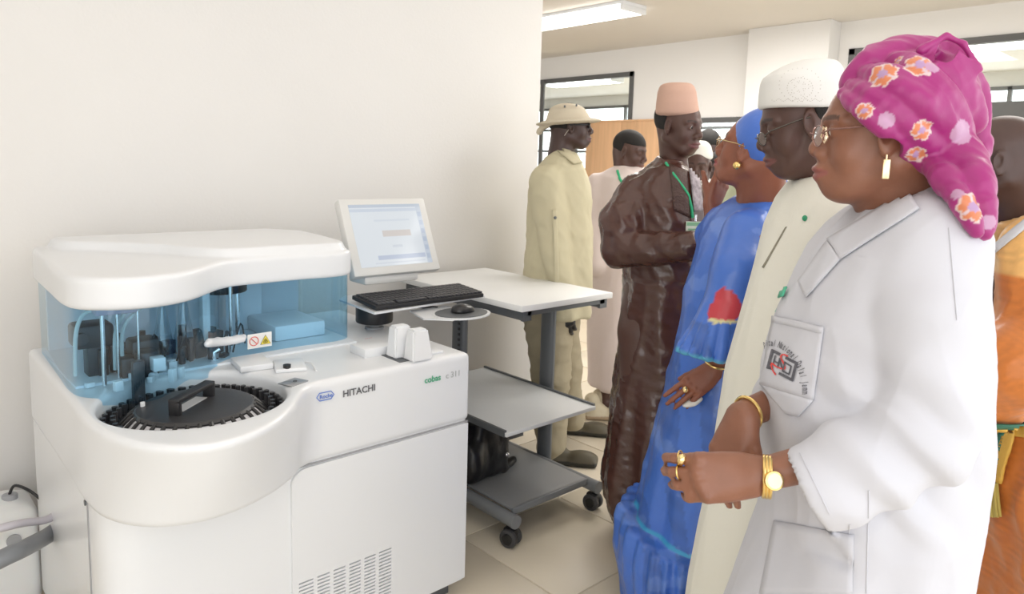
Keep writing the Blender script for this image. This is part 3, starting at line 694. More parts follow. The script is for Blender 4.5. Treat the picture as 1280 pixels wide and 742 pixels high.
# jerrycan and hoses at lower left
jc = thing('jerrycan', (.27, 2.96, 0), 'translucent white plastic jerrycan on the floor behind the analyser', 'container')
F = Field(); F.box((.27, 2.96, .185), (.15, .11, .185), rd=.04); F.box((.27, 2.96, .365), (.10, .06, .03), rd=.03, k=.05); F.ell((.27, 2.85, .26), (.06, .025, .05), k=.03, op='s')
F.build('can_body', mat('can_plastic', (.76, .77, .77), .35, sub=.1), jc, h=.01)
MB().cyl((.345, 2.93, .36), (.345, 2.93, .405), .024, bev=.004).build('cap', mat('cap_grey', (.35, .36, .38), .4), jc)
MB().cyl((.34, 2.842, .27), (.34, 2.85, .27), .022).build('level_mark', mat('cap_grey'), jc)
h1 = MB().tube(spline([at(-90, 745, 2.0), at(0, 699, 2.08), at(30, 685, 2.16), atx(58, 670, .40), atx(58, 670, .40)+np.array((.06, .02, .02))], 8), .026, n=20).build('drain_hose', mat('hose_grey', (.20, .21, .225), .35)); tag(h1, 'thick grey drain hose running across the jerrycan at lower left', 'hose')
h2 = MB().tube(spline([at(-90, 684, 2.12), at(0, 660, 2.18), at(30, 653, 2.24), atx(58, 649, .40), atx(58, 649, .40)+np.array((.06, .02, .01))], 8), .0125, n=14).build('drain_hose', mat('hose_lilac', (.55, .52, .56), .3)); tag(h2, 'thin lilac plastic tube above the jerrycan at lower left', 'hose')
h3 = MB().tube(spline([(.345, 2.93, .405), (.36, 2.92, .435), (.39, 2.87, .43), (.42, 2.84, .40)], 6), .005).build('wire', M_black); tag(h3, 'thin black tube curving out of the jerrycan cap', 'hose')
# ------------------------------------------------------------ people
def A(x, y, D):             # pixel x, y on the upright plane at distance D in front of the camera
    r = CM.T @ np.array([(x-640)/FPX, -(y-CY)/FPX, 1.0]); return CO+r*D/(r@AW)
AZL = math.atan2(-RT[1], -RT[0])      # azimuth of "towards the left of the picture"
AZR = math.atan2(RT[1], RT[0]); AZC = AZL+math.pi/2; AZA = math.atan2(AW[1], AW[0])
SK = dict(warm=(.25, .105, .062), deep=(.09, .043, .033), deeper=(.062, .033, .028), red=(.27, .095, .055))
M_skin = mat('skin', (.2, .1, .07), .42, attr=True, bump=.0003, bscale=350, var=.10, vscale=22, sub=.08)
M_eye = mat('eye_white', (.75, .70, .64), .15); M_iris = mat('iris_dark', (.02, .012, .01), .08)
M_hair = mat('short_black_hair', (.012, .010, .009), .8, bump=.0015, bscale=500)
class Head:
    """adds a head to a body field; local axes x forward, y left, z up, eyes at z=.012"""
    def __init__(s, F, c, az, pitch=0, roll=0, sc_=1.04, full=1.0, nose=1.0, neck=None, nr=.052, ears=True, lids=1.0):
        s.c = np.array(c, float); s.Fr = frame(az, pitch, roll); s.s = sc_; s.full = full; k = .02*sc_
        W, e = s.W, s._e; s.F = F
        F.ell(W(-.012, 0, .038), e(.098, .076, .086), s.Fr, k)
        F.ell(W(.030, 0, .0), e(.062, .062, .075), s.Fr, k*1.5)
        F.ell(W(.040, 0, -.055), e(.046, .046*full, .052), s.Fr, k*1.5)
        F.ell(W(.070, 0, -.087), e(.022, .026, .018), s.Fr, k*1.2)
        for q in (1, -1):
            F.cap(W(-.012, q*.055, -.045), W(.058, q*.022, -.087), .019*sc_*full, .017*sc_, k*1.3)
            F.ell(W(.056, q*.036, -.028), e(.026, .024*full, .028*full), s.Fr, k)
            F.cap(W(.088, q*.012, .031), W(.070, q*.050, .027), .009*sc_, .008*sc_, .012*sc_)
            F.ell(W(.094, q*.033, .009), e(.013, .018, .013), s.Fr, .012*sc_, 's')
            F.ell(W(.0755, q*.032, .009), e(.0155, .0165, .0145), s.Fr, .004*sc_)
            F.ell(W(.0935, q*.033, .0065), e(.008, .0125, .0032*lids+.0006), s.Fr, .002, 's')
        if full > 1.05: F.ell(W(.036, 0, -.088), e(.042, .040, .018), s.Fr, k*1.6)
        F.cap(W(.087, 0, .022), W(.107*nose, 0, -.014), .0095*sc_, .012*sc_, .014*sc_)
        F.ell(W(.109*nose, 0, -.021), e(.0135, .0155, .0130), s.Fr, .008*sc_)
        for q in (1, -1):
            F.ell(W(.100*nose, q*.0165, -.028), e(.0135, .0095, .0105), s.Fr, .006*sc_)
            F.ell(W(.105*nose, q*.009, -.039), e(.005, .004, .004), s.Fr, .003, 's')
        F.ell(W(.085, 0, -.060), e(.021, .030, .028), s.Fr, .016*sc_)
        F.ell(W(.102, 0, -.0545), e(.0105, .025, .0068), s.Fr, .006*sc_)
        F.ell(W(.0995, 0, -.0685), e(.0105, .022, .0078), s.Fr, .006*sc_)
        for q in (1, -1):
            F.cap(W(.101, q*.010, -.0545), W(.080, q*.031, -.0605), .0062*sc_, .0035*sc_, .005*sc_); F.cap(W(.098, q*.010, -.0685), W(.079, q*.030, -.0625), .0068*sc_, .0035*sc_, .005*sc_)
        F.ell(W(.115, 0, -.0615), e(.010, .023, .0016), s.Fr, .003, 's')
        for q in (1, -1): F.cap(W(.110, q*.012, -.0615), W(.088, q*.034, -.0618), .0022*sc_, .0012*sc_, .003*sc_, 's')
        if ears:
            for q in (1, -1):
                Fe = s.Fr @ frame(q*.35, -.15)
                F.ell(W(.002, q*.079, .000), e(.019, .0075, .032), Fe, .006*sc_)
                F.ell(W(.006, q*.086, .004), e(.010, .006, .018), Fe, .004*sc_, 's')
                F.ell(W(.006, q*.080, -.026), e(.009, .007, .010), Fe, .004*sc_)
        if neck is not None:
            F.cap(W(-.030, 0, -.030), neck, nr*sc_, nr*1.05*sc_, .03*sc_)
            F.cap(W(-.042, 0, -.01), np.array(neck)-s.Fr[:, 0]*.01, nr*.95*sc_, nr*1.1*sc_, .03*sc_)
    def W(s, x, y, z): return s.c+s.Fr@(np.array((x, y, z))*s.s)
    def _e(s, *r): return np.array(r)*s.s
    def local(s, V): return (V-s.c)@s.Fr/s.s
    def paint(s, V, col, base, lip=(.20, .062, .055), brow=True):
        L = s.local(V); near = (np.abs(L) < .14).all(1)
        lp = near & (L[:, 0] > .076) & (np.abs(L[:, 1]) < .033) & (L[:, 2] > -.0775+13*L[:, 1]**2) & (L[:, 2] < -.0470-11*L[:, 1]**2)
        col[lp] = np.array(lip)
        if brow:
            for q in (1, -1):
                b = near & (L[:, 0] > .05) & (np.abs(L[:, 2]-(.034-8*(L[:, 1]-q*.034)**2)) < .0038) & (q*L[:, 1] > .012) & (q*L[:, 1] < .054)
                col[b] = col[b]*.35
        return col
    def fine(s, h=.003, r=.14): return [(s.c-r*s.s, s.c+r*s.s, h)]
    def eyes(s, parent, look=0.0):
        for q in (1, -1):
            e_ = MB(); e_.ball((0, 0, 0), .0128*s.s, n=20); me = e_.mesh('eye')
            c = Vector(s.W(.0775, q*.032, .009)); g = Vector(s.Fr@np.array((math.cos(look), 0, -math.sin(look))))
            me.transform(Matrix.Translation(c)); o = link('eye', me, [M_eye, M_iris], parent)
            for p in me.polygons:
                if (Vector(p.center)-c).normalized().dot(g) > .86: p.material_index = 1
    def hair(s, parent, h=.004, thick=.004, line=.062, back=-.035):
        F = Field(); W, e = s.W, s._e
        F.ell(W(-.014, 0, .040), e(.100+thick, .078+thick, .088+thick), s.Fr, .005)
        Fr, c, sc_ = s.Fr, s.c, s.s
        def cut(x, y, z):
            dx, dy, dz = x-c[0], y-c[1], z-c[2]; lx = (Fr[0, 0]*dx+Fr[1, 0]*dy+Fr[2, 0]*dz)/sc_; lz = (Fr[0, 2]*dx+Fr[1, 2]*dy+Fr[2, 2]*dz)/sc_
            return (np.maximum(back-lz, np.minimum(lx+.015, 1)*.9-np.maximum(lz-line, -.3)*1.0-.0)*-1)*-1*sc_*-1
        # keep where lz > back and behind the slanted hairline
        def cut2(x, y, z):
            dx, dy, dz = x-c[0], y-c[1], z-c[2]; lx = (Fr[0, 0]*dx+Fr[1, 0]*dy+Fr[2, 0]*dz)/sc_; lz = (Fr[0, 2]*dx+Fr[1, 2]*dy+Fr[2, 2]*dz)/sc_
            keep = np.minimum(lz-back, np.maximum(lz-line, -.012-lx)); return keep*sc_   # positive inside the hair zone
        F.P.append((cut2, c-.2, c+.2, 's', .004))
        return F.build('hair', M_hair, parent, h=h)
def hand(F, w, d, n, tsgn=1, s=1.0, curls=(.3, .3, .3, .3), spread=.06, thumb=(.6, .75, .25), tc=.25, k=.006, fat=1.0):
    """palm and five fingers; d to the fingertips, n out of the palm, thumb on the side tsgn * (n x d)"""
    d = np.array(d, float); d /= np.linalg.norm(d); n = np.array(n, float); n -= d*(n@d); n /= np.linalg.norm(n); t = np.cross(n, d)*tsgn
    w = np.array(w, float); P = {}
    roots = [(.088, .030), (.092, .010), (.088, -.010), (.080, -.028)]; L = [(.040, .025, .021), (.044, .029, .022), (.041, .026, .021), (.033, .020, .018)]
    for i, ((a, b), ls) in enumerate(zip(roots, L)):
        base = w+(d*a+t*b)*s
        F.cap(w+(d*.008+t*b*.55)*s, base, .0155*s*fat, .0118*s*fat, .016*s)
        dirv = d+t*spread*(1.5-i); dirv /= np.linalg.norm(dirv); p = base; ang = 0; rr = (.0098, .0088, .0080, .0068); c = curls[i]; P[i] = [p]
        for j in range(3):
            ang += c*(.8, 1.15, .8)[j]; q = p+(dirv*math.cos(ang)+n*math.sin(ang))*ls[j]*s
            F.cap(p, q, rr[j]*s*fat*.95, rr[j+1]*s*fat*.95, .002*s); p = q; P[i].append(p)
    for (a, b) in roots: F.ell(w+(d*a+t*b-n*.004)*s, np.array((.010, .008, .0115))*s*fat, np.stack([d, t, n], 1), .006*s)
    F.ell(w+(d*.045-n*-.004)*s, np.array((.046, .036, .014))*s*fat, np.stack([d, t, n], 1), .012*s)
    p = w+(d*.022+t*.020+n*.004)*s; dv = d*thumb[0]+t*thumb[1]+n*thumb[2]; dv /= np.linalg.norm(dv); ang = 0
    P['t'] = [p]
    for j, (l_, r0, r1) in enumerate(((.040, .0150, .0118), (.032, .0115, .0100), (.026, .0100, .0080))):
        dd = dv*math.cos(ang)+(d*.6+n*.5)*math.sin(ang); dd /= np.linalg.norm(dd); q = p+dd*l_*s; F.cap(p, q, r0*s*fat, r1*s*fat, .008*s if j == 0 else .004*s); p = q; ang += tc; P['t'].append(p)
    return P, d, n, t
def limbs(F, chest, pelvis, knees, ankles, sh, elb, wr, face_az, rs=1.0, k=.04):
    """the rest of the body: trunk, arms, legs, feet"""
    F.cap(pelvis, chest, .13*rs, .14*rs, k); F.cap(sh[0], sh[1], .055*rs, .055*rs, .06)
    for s_, e_, w_ in zip(sh, elb, wr):
        F.cap(s_, e_, .052*rs, .038*rs, .02); F.cap(e_, w_, .038*rs, .027*rs, .015)
    fd = np.array((math.cos(face_az), math.sin(face_az), 0))
    for s_, k_, a_ in zip((1, -1), knees, ankles):
        sd = np.array((-fd[1], fd[0], 0))*s_
        F.cap(np.array(pelvis)+sd*.07-UP*.03, k_, .085*rs, .058*rs, k); F.cap(k_, a_, .055*rs, .038*rs, .02); F.cap(np.array(a_)-UP*.02, np.array(a_)+fd*.13-UP*.045, .038, .028, .02)
def simple_body(F, base, fz, neck, shw=.20, sh=None, elb=None, wr=None, rs=1.0, lean=(0, 0, 0)):
    """fills in the joints of an upright figure from the ground point, the facing and the neck point"""
    fd = np.array((math.cos(fz), math.sin(fz), 0)); sd = np.array((-fd[1], fd[0], 0)); b = np.array((base[0], base[1], 0.)); nz = neck[2]
    pel = b*np.array((1, 1, 0))+UP*nz*.60; ch = np.array(neck)-UP*.20
    S_ = sh or [np.array(neck)+sd*shw-UP*.06, np.array(neck)-sd*shw-UP*.06]
    E_ = elb or [S_[0]-UP*.30, S_[1]-UP*.30]; W_ = wr or [E_[0]-UP*.26+fd*.05, E_[1]-UP*.26+fd*.05]
    kn = [b+sd*.09+UP*nz*.32+fd*.02, b-sd*.09+UP*nz*.32+fd*.02]; an = [b+sd*.10+UP*.085, b-sd*.10+UP*.085]
    limbs(F, ch, pel, kn, an, S_, E_, W_, fz, rs); return S_, E_, W_, kn, an, fd, sd
def rows_px(rows, D, depth_r):
    out = []
    for r_ in rows:
        y, xl, xr = r_[:3]; x_m = (xl+xr)/2; a, b = A(xl, y, D), A(xr, y, D); c = (a+b)/2; ru = np.linalg.norm((b-a)[:2])/2
        rv = r_[3] if len(r_) > 3 else max(ru*depth_r, .05) if depth_r < 5 else depth_r
        tt = abs((x_m-640)/FPX); ru = math.sqrt(max(ru*ru-(min(rv, ru*1.1)*tt)**2, (.6*ru)**2)); out.append((c[2], c[0], c[1], ru, rv))
    return out
def sect_rows(out, z0):     # continue the lowest row down to z0
    z, x, y, u, v = out[-1] if out[-1][0] < out[0][0] else out[0]; out.append((z0, x, y, u*1.02, v*1.02)); return out
def bvh(o):
    me = o.data; off = Vector(o.location); p = o.parent
    while p: off += Vector(p.location); p = p.parent
    return BVHTree.FromPolygons([v.co+off for v in me.vertices], [tuple(p.vertices) for p in me.polygons])
def drape(tree, x, y, off=.003):
    r = Vector(CM.T @ np.array([(x-640)/FPX, -(y-CY)/FPX, 1.0])).normalized(); h, n_, i, d = tree.ray_cast(Vector(CO), r)
    return None if h is None else h+(n_ if n_.dot(r) < 0 else -n_)*off
def patch(nm, tree, quad, m_, parent, off=.003, th=.003, n=(10, 10), bulge=None):
    """cloth panel lying on a surface: quad is four corners, laid on with a small thickness"""
    q = [np.array(p, float) for p in quad]; bm = bmesh.new(); G = []
    for j in range(n[1]+1):
        row = []
        for i in range(n[0]+1):
            u, v = i/n[0], j/n[1]; p = q[0]*(1-u)*(1-v)+q[1]*u*(1-v)+q[2]*u*v+q[3]*(1-u)*v; h = drape(tree, p[0], p[1], off); row.append(bm.verts.new(h) if h is not None else None)
        G.append(row)
    for j in range(n[1]):
        for i in range(n[0]):
            f = (G[j][i], G[j+1][i], G[j+1][i+1], G[j][i+1])
            if all(f) and max((f[0].co-f[2].co).length, (f[1].co-f[3].co).length) < .25: bm.faces.new(f)
    for v in list(bm.verts):
        if not v.link_faces: bm.verts.remove(v)
    me = bpy.data.meshes.new(nm); bm.to_mesh(me); bm.free(); me.polygons.foreach_set('use_smooth', [True]*len(me.polygons))
    o = link(nm, me, m_, parent)
    if th: md = o.modifiers.new('s', 'SOLIDIFY'); md.thickness = th; md.offset = 1
    return o
def spectacles(H, parent, rim=(.55, .42, .2), lensw=.024, lensh=.017, drop=0.0, rimless=False):
    W = H.W; mm = mat('spectacle_metal_%d' % int(rim[0]*100), rim, .25, metal=1); sp = MB(); ln = MB()
    for q in (1, -1):
        pts = [W(.112-.012*abs(math.cos(a)*.5+.5*(1)), q*(.034+lensw*math.cos(a)), .006-drop+lensh*math.sin(a)) for a in np.linspace(0, 2*math.pi, 25)[:-1]]
        sp.tube(pts, .0011*H.s, n=6, closed=True); c = sum(pts)/len(pts)
        vs = [ln.bm.verts.new(p) for p in pts]; ln.bm.faces.new(vs)
        sp.tube([W(.103, q*.058, .010-drop), W(.090, q*.070, .014-drop*.6), W(.03, q*.0815, .016-drop*.2), W(.002, q*.083, .014)], .0018*H.s, n=6)
    sp.tube([W(.111, .011, .010-drop), W(.117, 0, .013-drop), W(.111, -.011, .010-drop)], .0012, n=6)
    o = sp.build('spectacle_frame', mm, parent); ln.build('lens', M_lens, o); return o
def shoe(p, az, m_, sole, parent, L=.29):
    F = Field(); Fr = frame(az); W = lambda x, y, z: np.array(p)+Fr@np.array((x, y, z))
    F.box(W(.06, 0, .018), (L/2, .048, .016), Fr, rd=.014); F.ell(W(.13, 0, .045), (.085, .045, .035), Fr, .03); F.ell(W(-.02, 0, .06), (.075, .042, .05), Fr, .03)
    F.cap(W(-.035, 0, .06), W(-.04, 0, .12), .044, .048, .02); F.fn(lambda x, y, z: z*1.0+0*x+0*y, np.array(p)-.3, np.array((p[0]+.3, p[1]+.3, 0)), 's', .002)
    def cf(V, N_): c = np.tile(np.array(sole), (len(V), 1)); c[V[:, 2] > .03] = m_; return c
    return F.build('shoe', mat('shoe_leather', (1, 1, 1), .5, attr=True, bump=.001, bscale=120), parent, h=.006, col=cf)
def fold_fn(amps, seed=0):
    """long vertical folds: sum of (n, amp, z0, z1) growing downward"""
    rs = np.random.RandomState(seed); A_ = [(n, a, z0, z1, rs.uniform(0, 6.28), rs.uniform(-.8, .8)) for n, a, z0, z1 in amps]
    def f(th, z):
        o = 0
        for n, a, z0, z1, ph, tw in A_:
            g = np.clip((z1-z)/(z1-z0), 0, 1); o = o+a*g*np.cos(n*th+ph+tw*z*2.2+.5*np.sin(2*th+ph))
        return o
    return f
def person(base, label, group=None): return thing('person', (base[0], base[1], 0), label, 'person', group)

# ---- woman in the white coat
W0 = (1.40, .56)
p1 = person(W0, 'woman in a white coat and purple headwrap, nearest, hands clasped')
D = 1.33
F = Field(); hc = A(1103, 171, D); az1 = AZL-R(18)
H = Head(F, hc, az1, R(2), 0, 1.04, full=1.09, nose=.965, neck=A(1122, 268, D+.02), nr=.062)
wrL, wrR = A(946, 594, 1.17), A(930, 518, 1.33)
S_ = [A(1150, 325, 1.21), A(1150, 325, 1.48)]; E_ = [A(1150, 545, 1.13), A(1075, 455, 1.53)]
pel = A(1105, 640, D); b0 = np.array((pel[0], pel[1], 0)); fd = np.array((math.cos(az1), math.sin(az1), 0)); sd = np.array((-fd[1], fd[0], 0))
limbs(F, A(1115, 380, D), pel, [b0+sd*.09+UP*.48, b0-sd*.09+UP*.48], [b0+sd*.1+UP*.085, b0-sd*.1+UP*.085], S_, E_, [wrL, wrR], az1, 1.0)
hp1, *_ = hand(F, wrL, -RT*1.0-UP*.14+AW*.12, AW*.9-UP*.35, 1, 1.06, curls=(.55, .62, .66, .70), spread=.05, thumb=(.8, .15, .7), tc=.4, fat=1.03)
hp2, *_ = hand(F, wrR, -RT*.42-UP*.88-AW*.25, RT*.75-UP*.3+AW*.5, -1, 1.0, curls=(.35, .4, .45, .5), spread=.04, thumb=(.8, .5, .3), fat=1.1)
base_c = np.array(SK['warm'])
def c1(V, N_):
    c = np.tile(base_c, (len(V), 1)); c = H.paint(V, c, base_c, lip=(.26, .085, .07))
    return c
lo_h = np.array([min(a, b) for a, b in zip(A(860, 640, 1.3), A(960, 500, 1.1))]); hmin = np.minimum.reduce([A(860, 640, 1.05), A(975, 500, 1.45), A(860, 500, 1.45), A(975, 640, 1.05)]); hmax = np.maximum.reduce([A(860, 640, 1.05), A(975, 500, 1.45), A(860, 500, 1.45), A(975, 640, 1.05)])
F.build('body', M_skin, p1, h=.011, fine=H.fine(.0032)+[(hmin, hmax, .0034)], col=c1)
H.eyes(p1, .25); spectacles(H, p1, rim=(.35, .20, .17), lensw=.024, lensh=.018, drop=.004)
q = MB()
for z_ in (.010, -.002): q.ball(H.W(.096, .060, z_), .005, (.6, .6, 1.3))
q.tube([H.W(.100, .056, .018), H.W(.097, .063, .010), H.W(.093, .062, .0), H.W(.097, .056, -.010), H.W(.102, .050, .0)], .0022, closed=True); q.build('spectacle_ornament', mat('ornament_gold', (.9, .75, .55), .2, metal=.9), p1)
eb = H.W(.006, .091, -.040); b = MB(); b.box(np.array(eb)-(.004, .004, .033), np.array(eb)+(.007, .004, .0), rz=az1, bev=.001); b.tube([np.array(eb)+UP*.0, np.array(eb)+UP*.008], .0015); b.build('earring', mat('earring_pale_gold', (.85, .68, .42), .3, metal=1), p1)
# coat
M_coat = mat('white_cotton', (.575, .58, .63), .85, bump=.0012, bscale=9, sheen=.1)
rows = [(222, 1140, 1176, .05), (236, 1116, 1190, .09), (252, 1085, 1200, .14), (268, 1062, 1206, .17), (288, 1038, 1214, .19), (315, 1012, 1216, .20), (350, 990, 1220, .205), (400, 966, 1224, .21), (470, 949, 1224, .21), (530, 946, 1224, .21), (600, 946, 1212, .215), (660, 941, 1200, .215), (742, 914, 1184, .22), (860, 878, 1170, .23), (1000, 858, 1155, .24)]
F = Field(); F.loft(rows_px(rows, D, 1), k=.02, fold=fold_fn([(7, .018, .9, 1.35), (13, .010, .8, 1.2), (4, .012, .9, 1.4)], 3), pw=2.2)
F.cap(A(1165, 300, 1.22), A(1160, 400, 1.15), .074, .076, .02); F.cap(A(1160, 400, 1.15), A(1157, 535, 1.12), .076, .072, .012); F.cap(A(1150, 545, 1.12), A(1022, 606, 1.145), .074, .070, .012)
F.cap(A(1150, 320, 1.47), A(1085, 450, 1.54), .075, .07, .04); F.cap(A(1085, 450, 1.54), A(975, 500, 1.43), .065, .05, .02)
dcu = A(1022, 606, 1.145)-A(1150, 560, 1.12); dcu /= np.linalg.norm(dcu)
cu = A(1022, 606, 1.145)
def cutplane(F, P0, nrm, lo, hi, k=.003):   # remove the half space in front of the plane
    F.fn(lambda x, y, z: -((x-P0[0])*nrm[0]+(y-P0[1])*nrm[1]+(z-P0[2])*nrm[2]), lo, hi, 's', k)
cp = A(1000, 608, 1.145); nn = dcu*.93-UP*.20+0*RT; nn /= np.linalg.norm(nn)
cutplane(F, cp, nn, cp+nn*.06-.085, cp+nn*.06+.085)
F.cap(cu-dcu*.06, cp+dcu*.09, .052, .062, k=.006, op='s')
F.ell(A(1128, 236, 1.33), (.062, .062, .07), None, .01, 's')
def coat_d(V, N_):
    sl = sstep(.0, .12, np.abs((V-A(1165, 450, 1.33))@AW)-.08)
    d = .007*folds(V, RT*-.25+UP, 11, .3, 5)*sstep(1.45, 1.2, V[:, 2])+.004*folds(V, UP*.8+RT*.5, 14, .35, 8)
    # drag folds at the elbow
    e = A(1120, 560, 1.12); r_ = np.linalg.norm(V-e, axis=1); d *= sstep(.03, .12, np.linalg.norm(V-cp, axis=1)); d += .010*np.exp(-(r_/.13)**2)*np.sin(((V-e)@(RT*.7+UP*.7))*75+3*vnoise(V, 8, 2))
    return d
coat = F.build('lab_coat', M_coat, p1, h=.0065, fine=[(cu-.11, cu+.11, .004)], disp=coat_d)
bt = bvh(coat)
# collar and lapel, pocket, seams
patch('lapel', bt, [(1136, 240), (1150, 262), (1052, 325), (1036, 300)], M_coat, p1, off=.003, th=.003, n=(8, 24))
patch('lapel', bt, [(1036, 302), (1052, 325), (1010, 372), (1000, 352)], M_coat, p1, off=.003, th=.003, n=(6, 16))
patch('chest_pocket', bt, [(968, 396), (1031, 410), (1018, 500), (952, 480)], M_coat, p1, off=.002, th=.0025, n=(14, 14))
patch('chest_pocket', bt, [(952, 480), (1018, 500), (1000, 520), (985, 517)], M_coat, p1, off=.002, th=.0025, n=(12, 5))
patch('pocket_hem', bt, [(968, 395), (1031, 409), (1030, 417), (967, 403)], M_coat, p1, off=.0035, th=.002, n=(12, 2))
patch('side_pocket', bt, [(968, 650), (1068, 668), (1066, 742), (950, 742)], M_coat, p1, off=.0012, th=.0015, n=(14, 10))

for a_, b_ in (((1186, 285), (1196, 400)), ((1062, 655), (1060, 742)), ((1086, 612), (1083, 742)), ((1000, 566), (1037, 642))):
    pts = [drape(bt, a_[0]+(b_[0]-a_[0])*t, a_[1]+(b_[1]-a_[1])*t, .001) for t in np.linspace(0, 1, 20)]; pts = [p for p in pts if p is not None]
    if len(pts) > 3: MB().tube(pts, .0009, n=5).build('seam', M_coat, p1)
# printed emblem: arc of letters, interlocking mark and a red snake stroke
gp = mat('print_charcoal', (.10, .10, .12), .6); rp = mat('print_scarlet', (.75, .06, .05), .6)
def print_mesh(nm, verts, faces, m_):
    P = [drape(bt, x, y, .0062) for x, y in verts]
    if any(p is None for p in P): return
    me = bpy.data.meshes.new(nm); me.from_pydata([tuple(p) for p in P], [], faces); link(nm, me, m_, p1)
V_, F_ = [], []
txt = 'pital National Dalal Jamm'; cx_, cy_, ra, rb = 966, 490, 40, 57
for i, ch in enumerate(txt):
    if ch == ' ': continue
    th = R(99-i*4.15); me = text_mesh(ch, 11.5, extr=0, bold=.22); b0_ = len(V_); w_ = max([v.co.x for v in me.vertices]+[1])
    px, py = cx_+ra*math.cos(th), cy_-rb*math.sin(th); tx, ty = math.sin(th), -math.cos(th); tx, ty = ra*math.sin(th), rb*math.cos(th); l_ = math.hypot(tx, ty); tx, ty = tx/l_, ty/l_; ux, uy = ty, -tx
    for v in me.vertices:
        X_, Y_ = (v.co.x-w_/2)*.44, v.co.y; V_.append((px+tx*X_+ux*Y_, py+ty*X_+uy*Y_))
    F_ += [[b0_+j for j in p.vertices] for p in me.polygons]
print_mesh('arc_lettering', V_, F_, gp)
def strokes(nm, segs, wd, m_):
    V2, F2 = [], []
    for a, b in segs:
        a, b = np.array(a, float), np.array(b, float); d = b-a; l = np.linalg.norm(d); d /= l; nn_ = np.array((-d[1], d[0]))*wd/2; a = a-d*wd*.4; b = b+d*wd*.4; i0 = len(V2)
        k_ = max(1, int(l/6))
        for t in range(k_+1):
            c = a+(b-a)*t/k_; V2 += [tuple(c+nn_), tuple(c-nn_)]
        F2 += [[i0+2*t, i0+2*t+1, i0+2*t+3, i0+2*t+2] for t in range(k_)]
    print_mesh(nm, V2, F2, m_)
eu, ev = np.array((30, 15.)), np.array((-5.5, 21.)); eo = np.array((969, 439.))
E2 = lambda u, v: eo+eu*u+ev*v
strokes('emblem', [(E2(0, 0), E2(0, 1)), (E2(0, 0), E2(.3, 0)), (E2(0, .95), E2(.15, .95))], 3.6, gp); strokes('emblem', [(E2(.6, 0), E2(1, 0)), (E2(1, 0), E2(1, 1)), (E2(1, 1), E2(.5, 1))], 3.6, gp)
strokes('emblem', [(E2(.16, .22), E2(.16, .75)), (E2(.16, .5), E2(.36, .5)), (E2(.36, .22), E2(.36, .75)), (E2(.36, .25), E2(.58, .75)), (E2(.58, .25), E2(.58, .78)), (E2(.58, .25), E2(.84, .3)), (E2(.84, .3), E2(.84, .75)), (E2(.84, .78), E2(.58, .78))], 2.0, gp)
sn = spline([E2(.62, -.12), E2(.45, -.08), E2(.38, .12), E2(.55, .35), E2(.62, .62), E2(.35, .72), E2(.1, .70), E2(.2, 1.0), E2(.35, 1.15)], 4)
strokes('emblem_snake', list(zip(sn, sn[1:])), 1.8, rp)
# badge clip of green and black at the coat front
b = MB(); a_ = A(985, 366, 1.42); b2 = A(972, 392, 1.42)
patch('badge_ribbon', bt, [(981, 362), (988, 360), (983, 372), (977, 374)], mat('badge_green', (.08, .45, .28), .5), p1, off=.006, n=(2, 3))
# watch, bracelet, rings
def band(c, axis, r_, m_, nm, parent, th=.004, flat=1.8, sq=(1, 1)):
    ax = np.array(axis)/np.linalg.norm(axis); u = np.cross(ax, UP); u /= np.linalg.norm(u); v = np.cross(ax, u)
    return MB().tube([np.array(c)+u*r_*sq[0]*math.cos(a)+v*r_*sq[1]*math.sin(a) for a in np.linspace(0, 2*math.pi, 33)[:-1]], th, n=8, closed=True).build(nm, m_, parent)
wd_ = A(1000, 600, 1.15)-wrL; wc = wrL+wd_*.22
for s_ in (-.004, .001, .006): band(wc+wd_/np.linalg.norm(wd_)*s_, wd_, .0335, M_gold, 'watch_strap', p1, th=.0032)
fc = wc-AW*.033+UP*.008; fn_ = -AW*.95+UP*.3; fn_ /= np.linalg.norm(fn_)
wt = MB().cyl(fc-fn_*.003, fc+fn_*.006, .0155, n=28, bev=.001).build('watch_case', M_gold, p1); MB().cyl(fc+fn_*.006, fc+fn_*.0072, .012, n=24).build('watch_face', mat('watch_dial', (.8, .72, .6), .2), wt)
wd2 = E_[1]-wrR
band(wrR+wd2*.03, wd2, .031, M_gold, 'bracelet', p1, th=.0035)
def ring(P, i, t, nm, parent, stone=None, r_=.0112):
    a, b = P[i][0], P[i][1]; c = a+(b-a)*t; o = band(c, b-a, r_, M_gold, nm, parent, th=.0017)
    if stone: MB().ball(c-AW*r_*.9+UP*.003, stone, (1.2, 1, 1.2)).build('ring_setting', mat('ring_setting_gold', (.9, .7, .35), .2, metal=1), o)
ring(hp1, 0, .75, 'finger_ring', p1, .008, .0125); ring(hp1, 1, .7, 'finger_ring', p1, None, .0122)
# headwrap
M_wrap = mat('purple_wrap', (1, 1, 1), .38, attr=True, bump=.0018, bscale=26, sheen=.12)
F = Field(); T = lambda x, y, D_=1.33: A(x, y, D_)
F.ell(T(1137, 128), (.112, .094, .088), frame(az1, R(-14)), .02)
F.ell(T(1152, 105), (.094, .082, .064), frame(az1, R(-10)), .01)
def pleat(pts, rs, k=.004, fl=.55):    # a flat fold of cloth: a row of overlapping flattened lobes
    P_ = spline(pts, 3); R_ = np.interp(np.linspace(0, 1, len(P_)), np.linspace(0, 1, len(rs)), rs); F.chain(P_, R_, k)
pleat([T(1062, 106), T(1085, 82), T(1120, 70), T(1160, 66), T(1185, 60)], [.016, .026, .032, .030, .016], .006)
pleat([T(1056, 117, 1.31), T(1078, 136, 1.25), T(1108, 160, 1.235), T(1138, 188, 1.25), T(1168, 212, 1.27)], [.012, .020, .022, .020, .016])
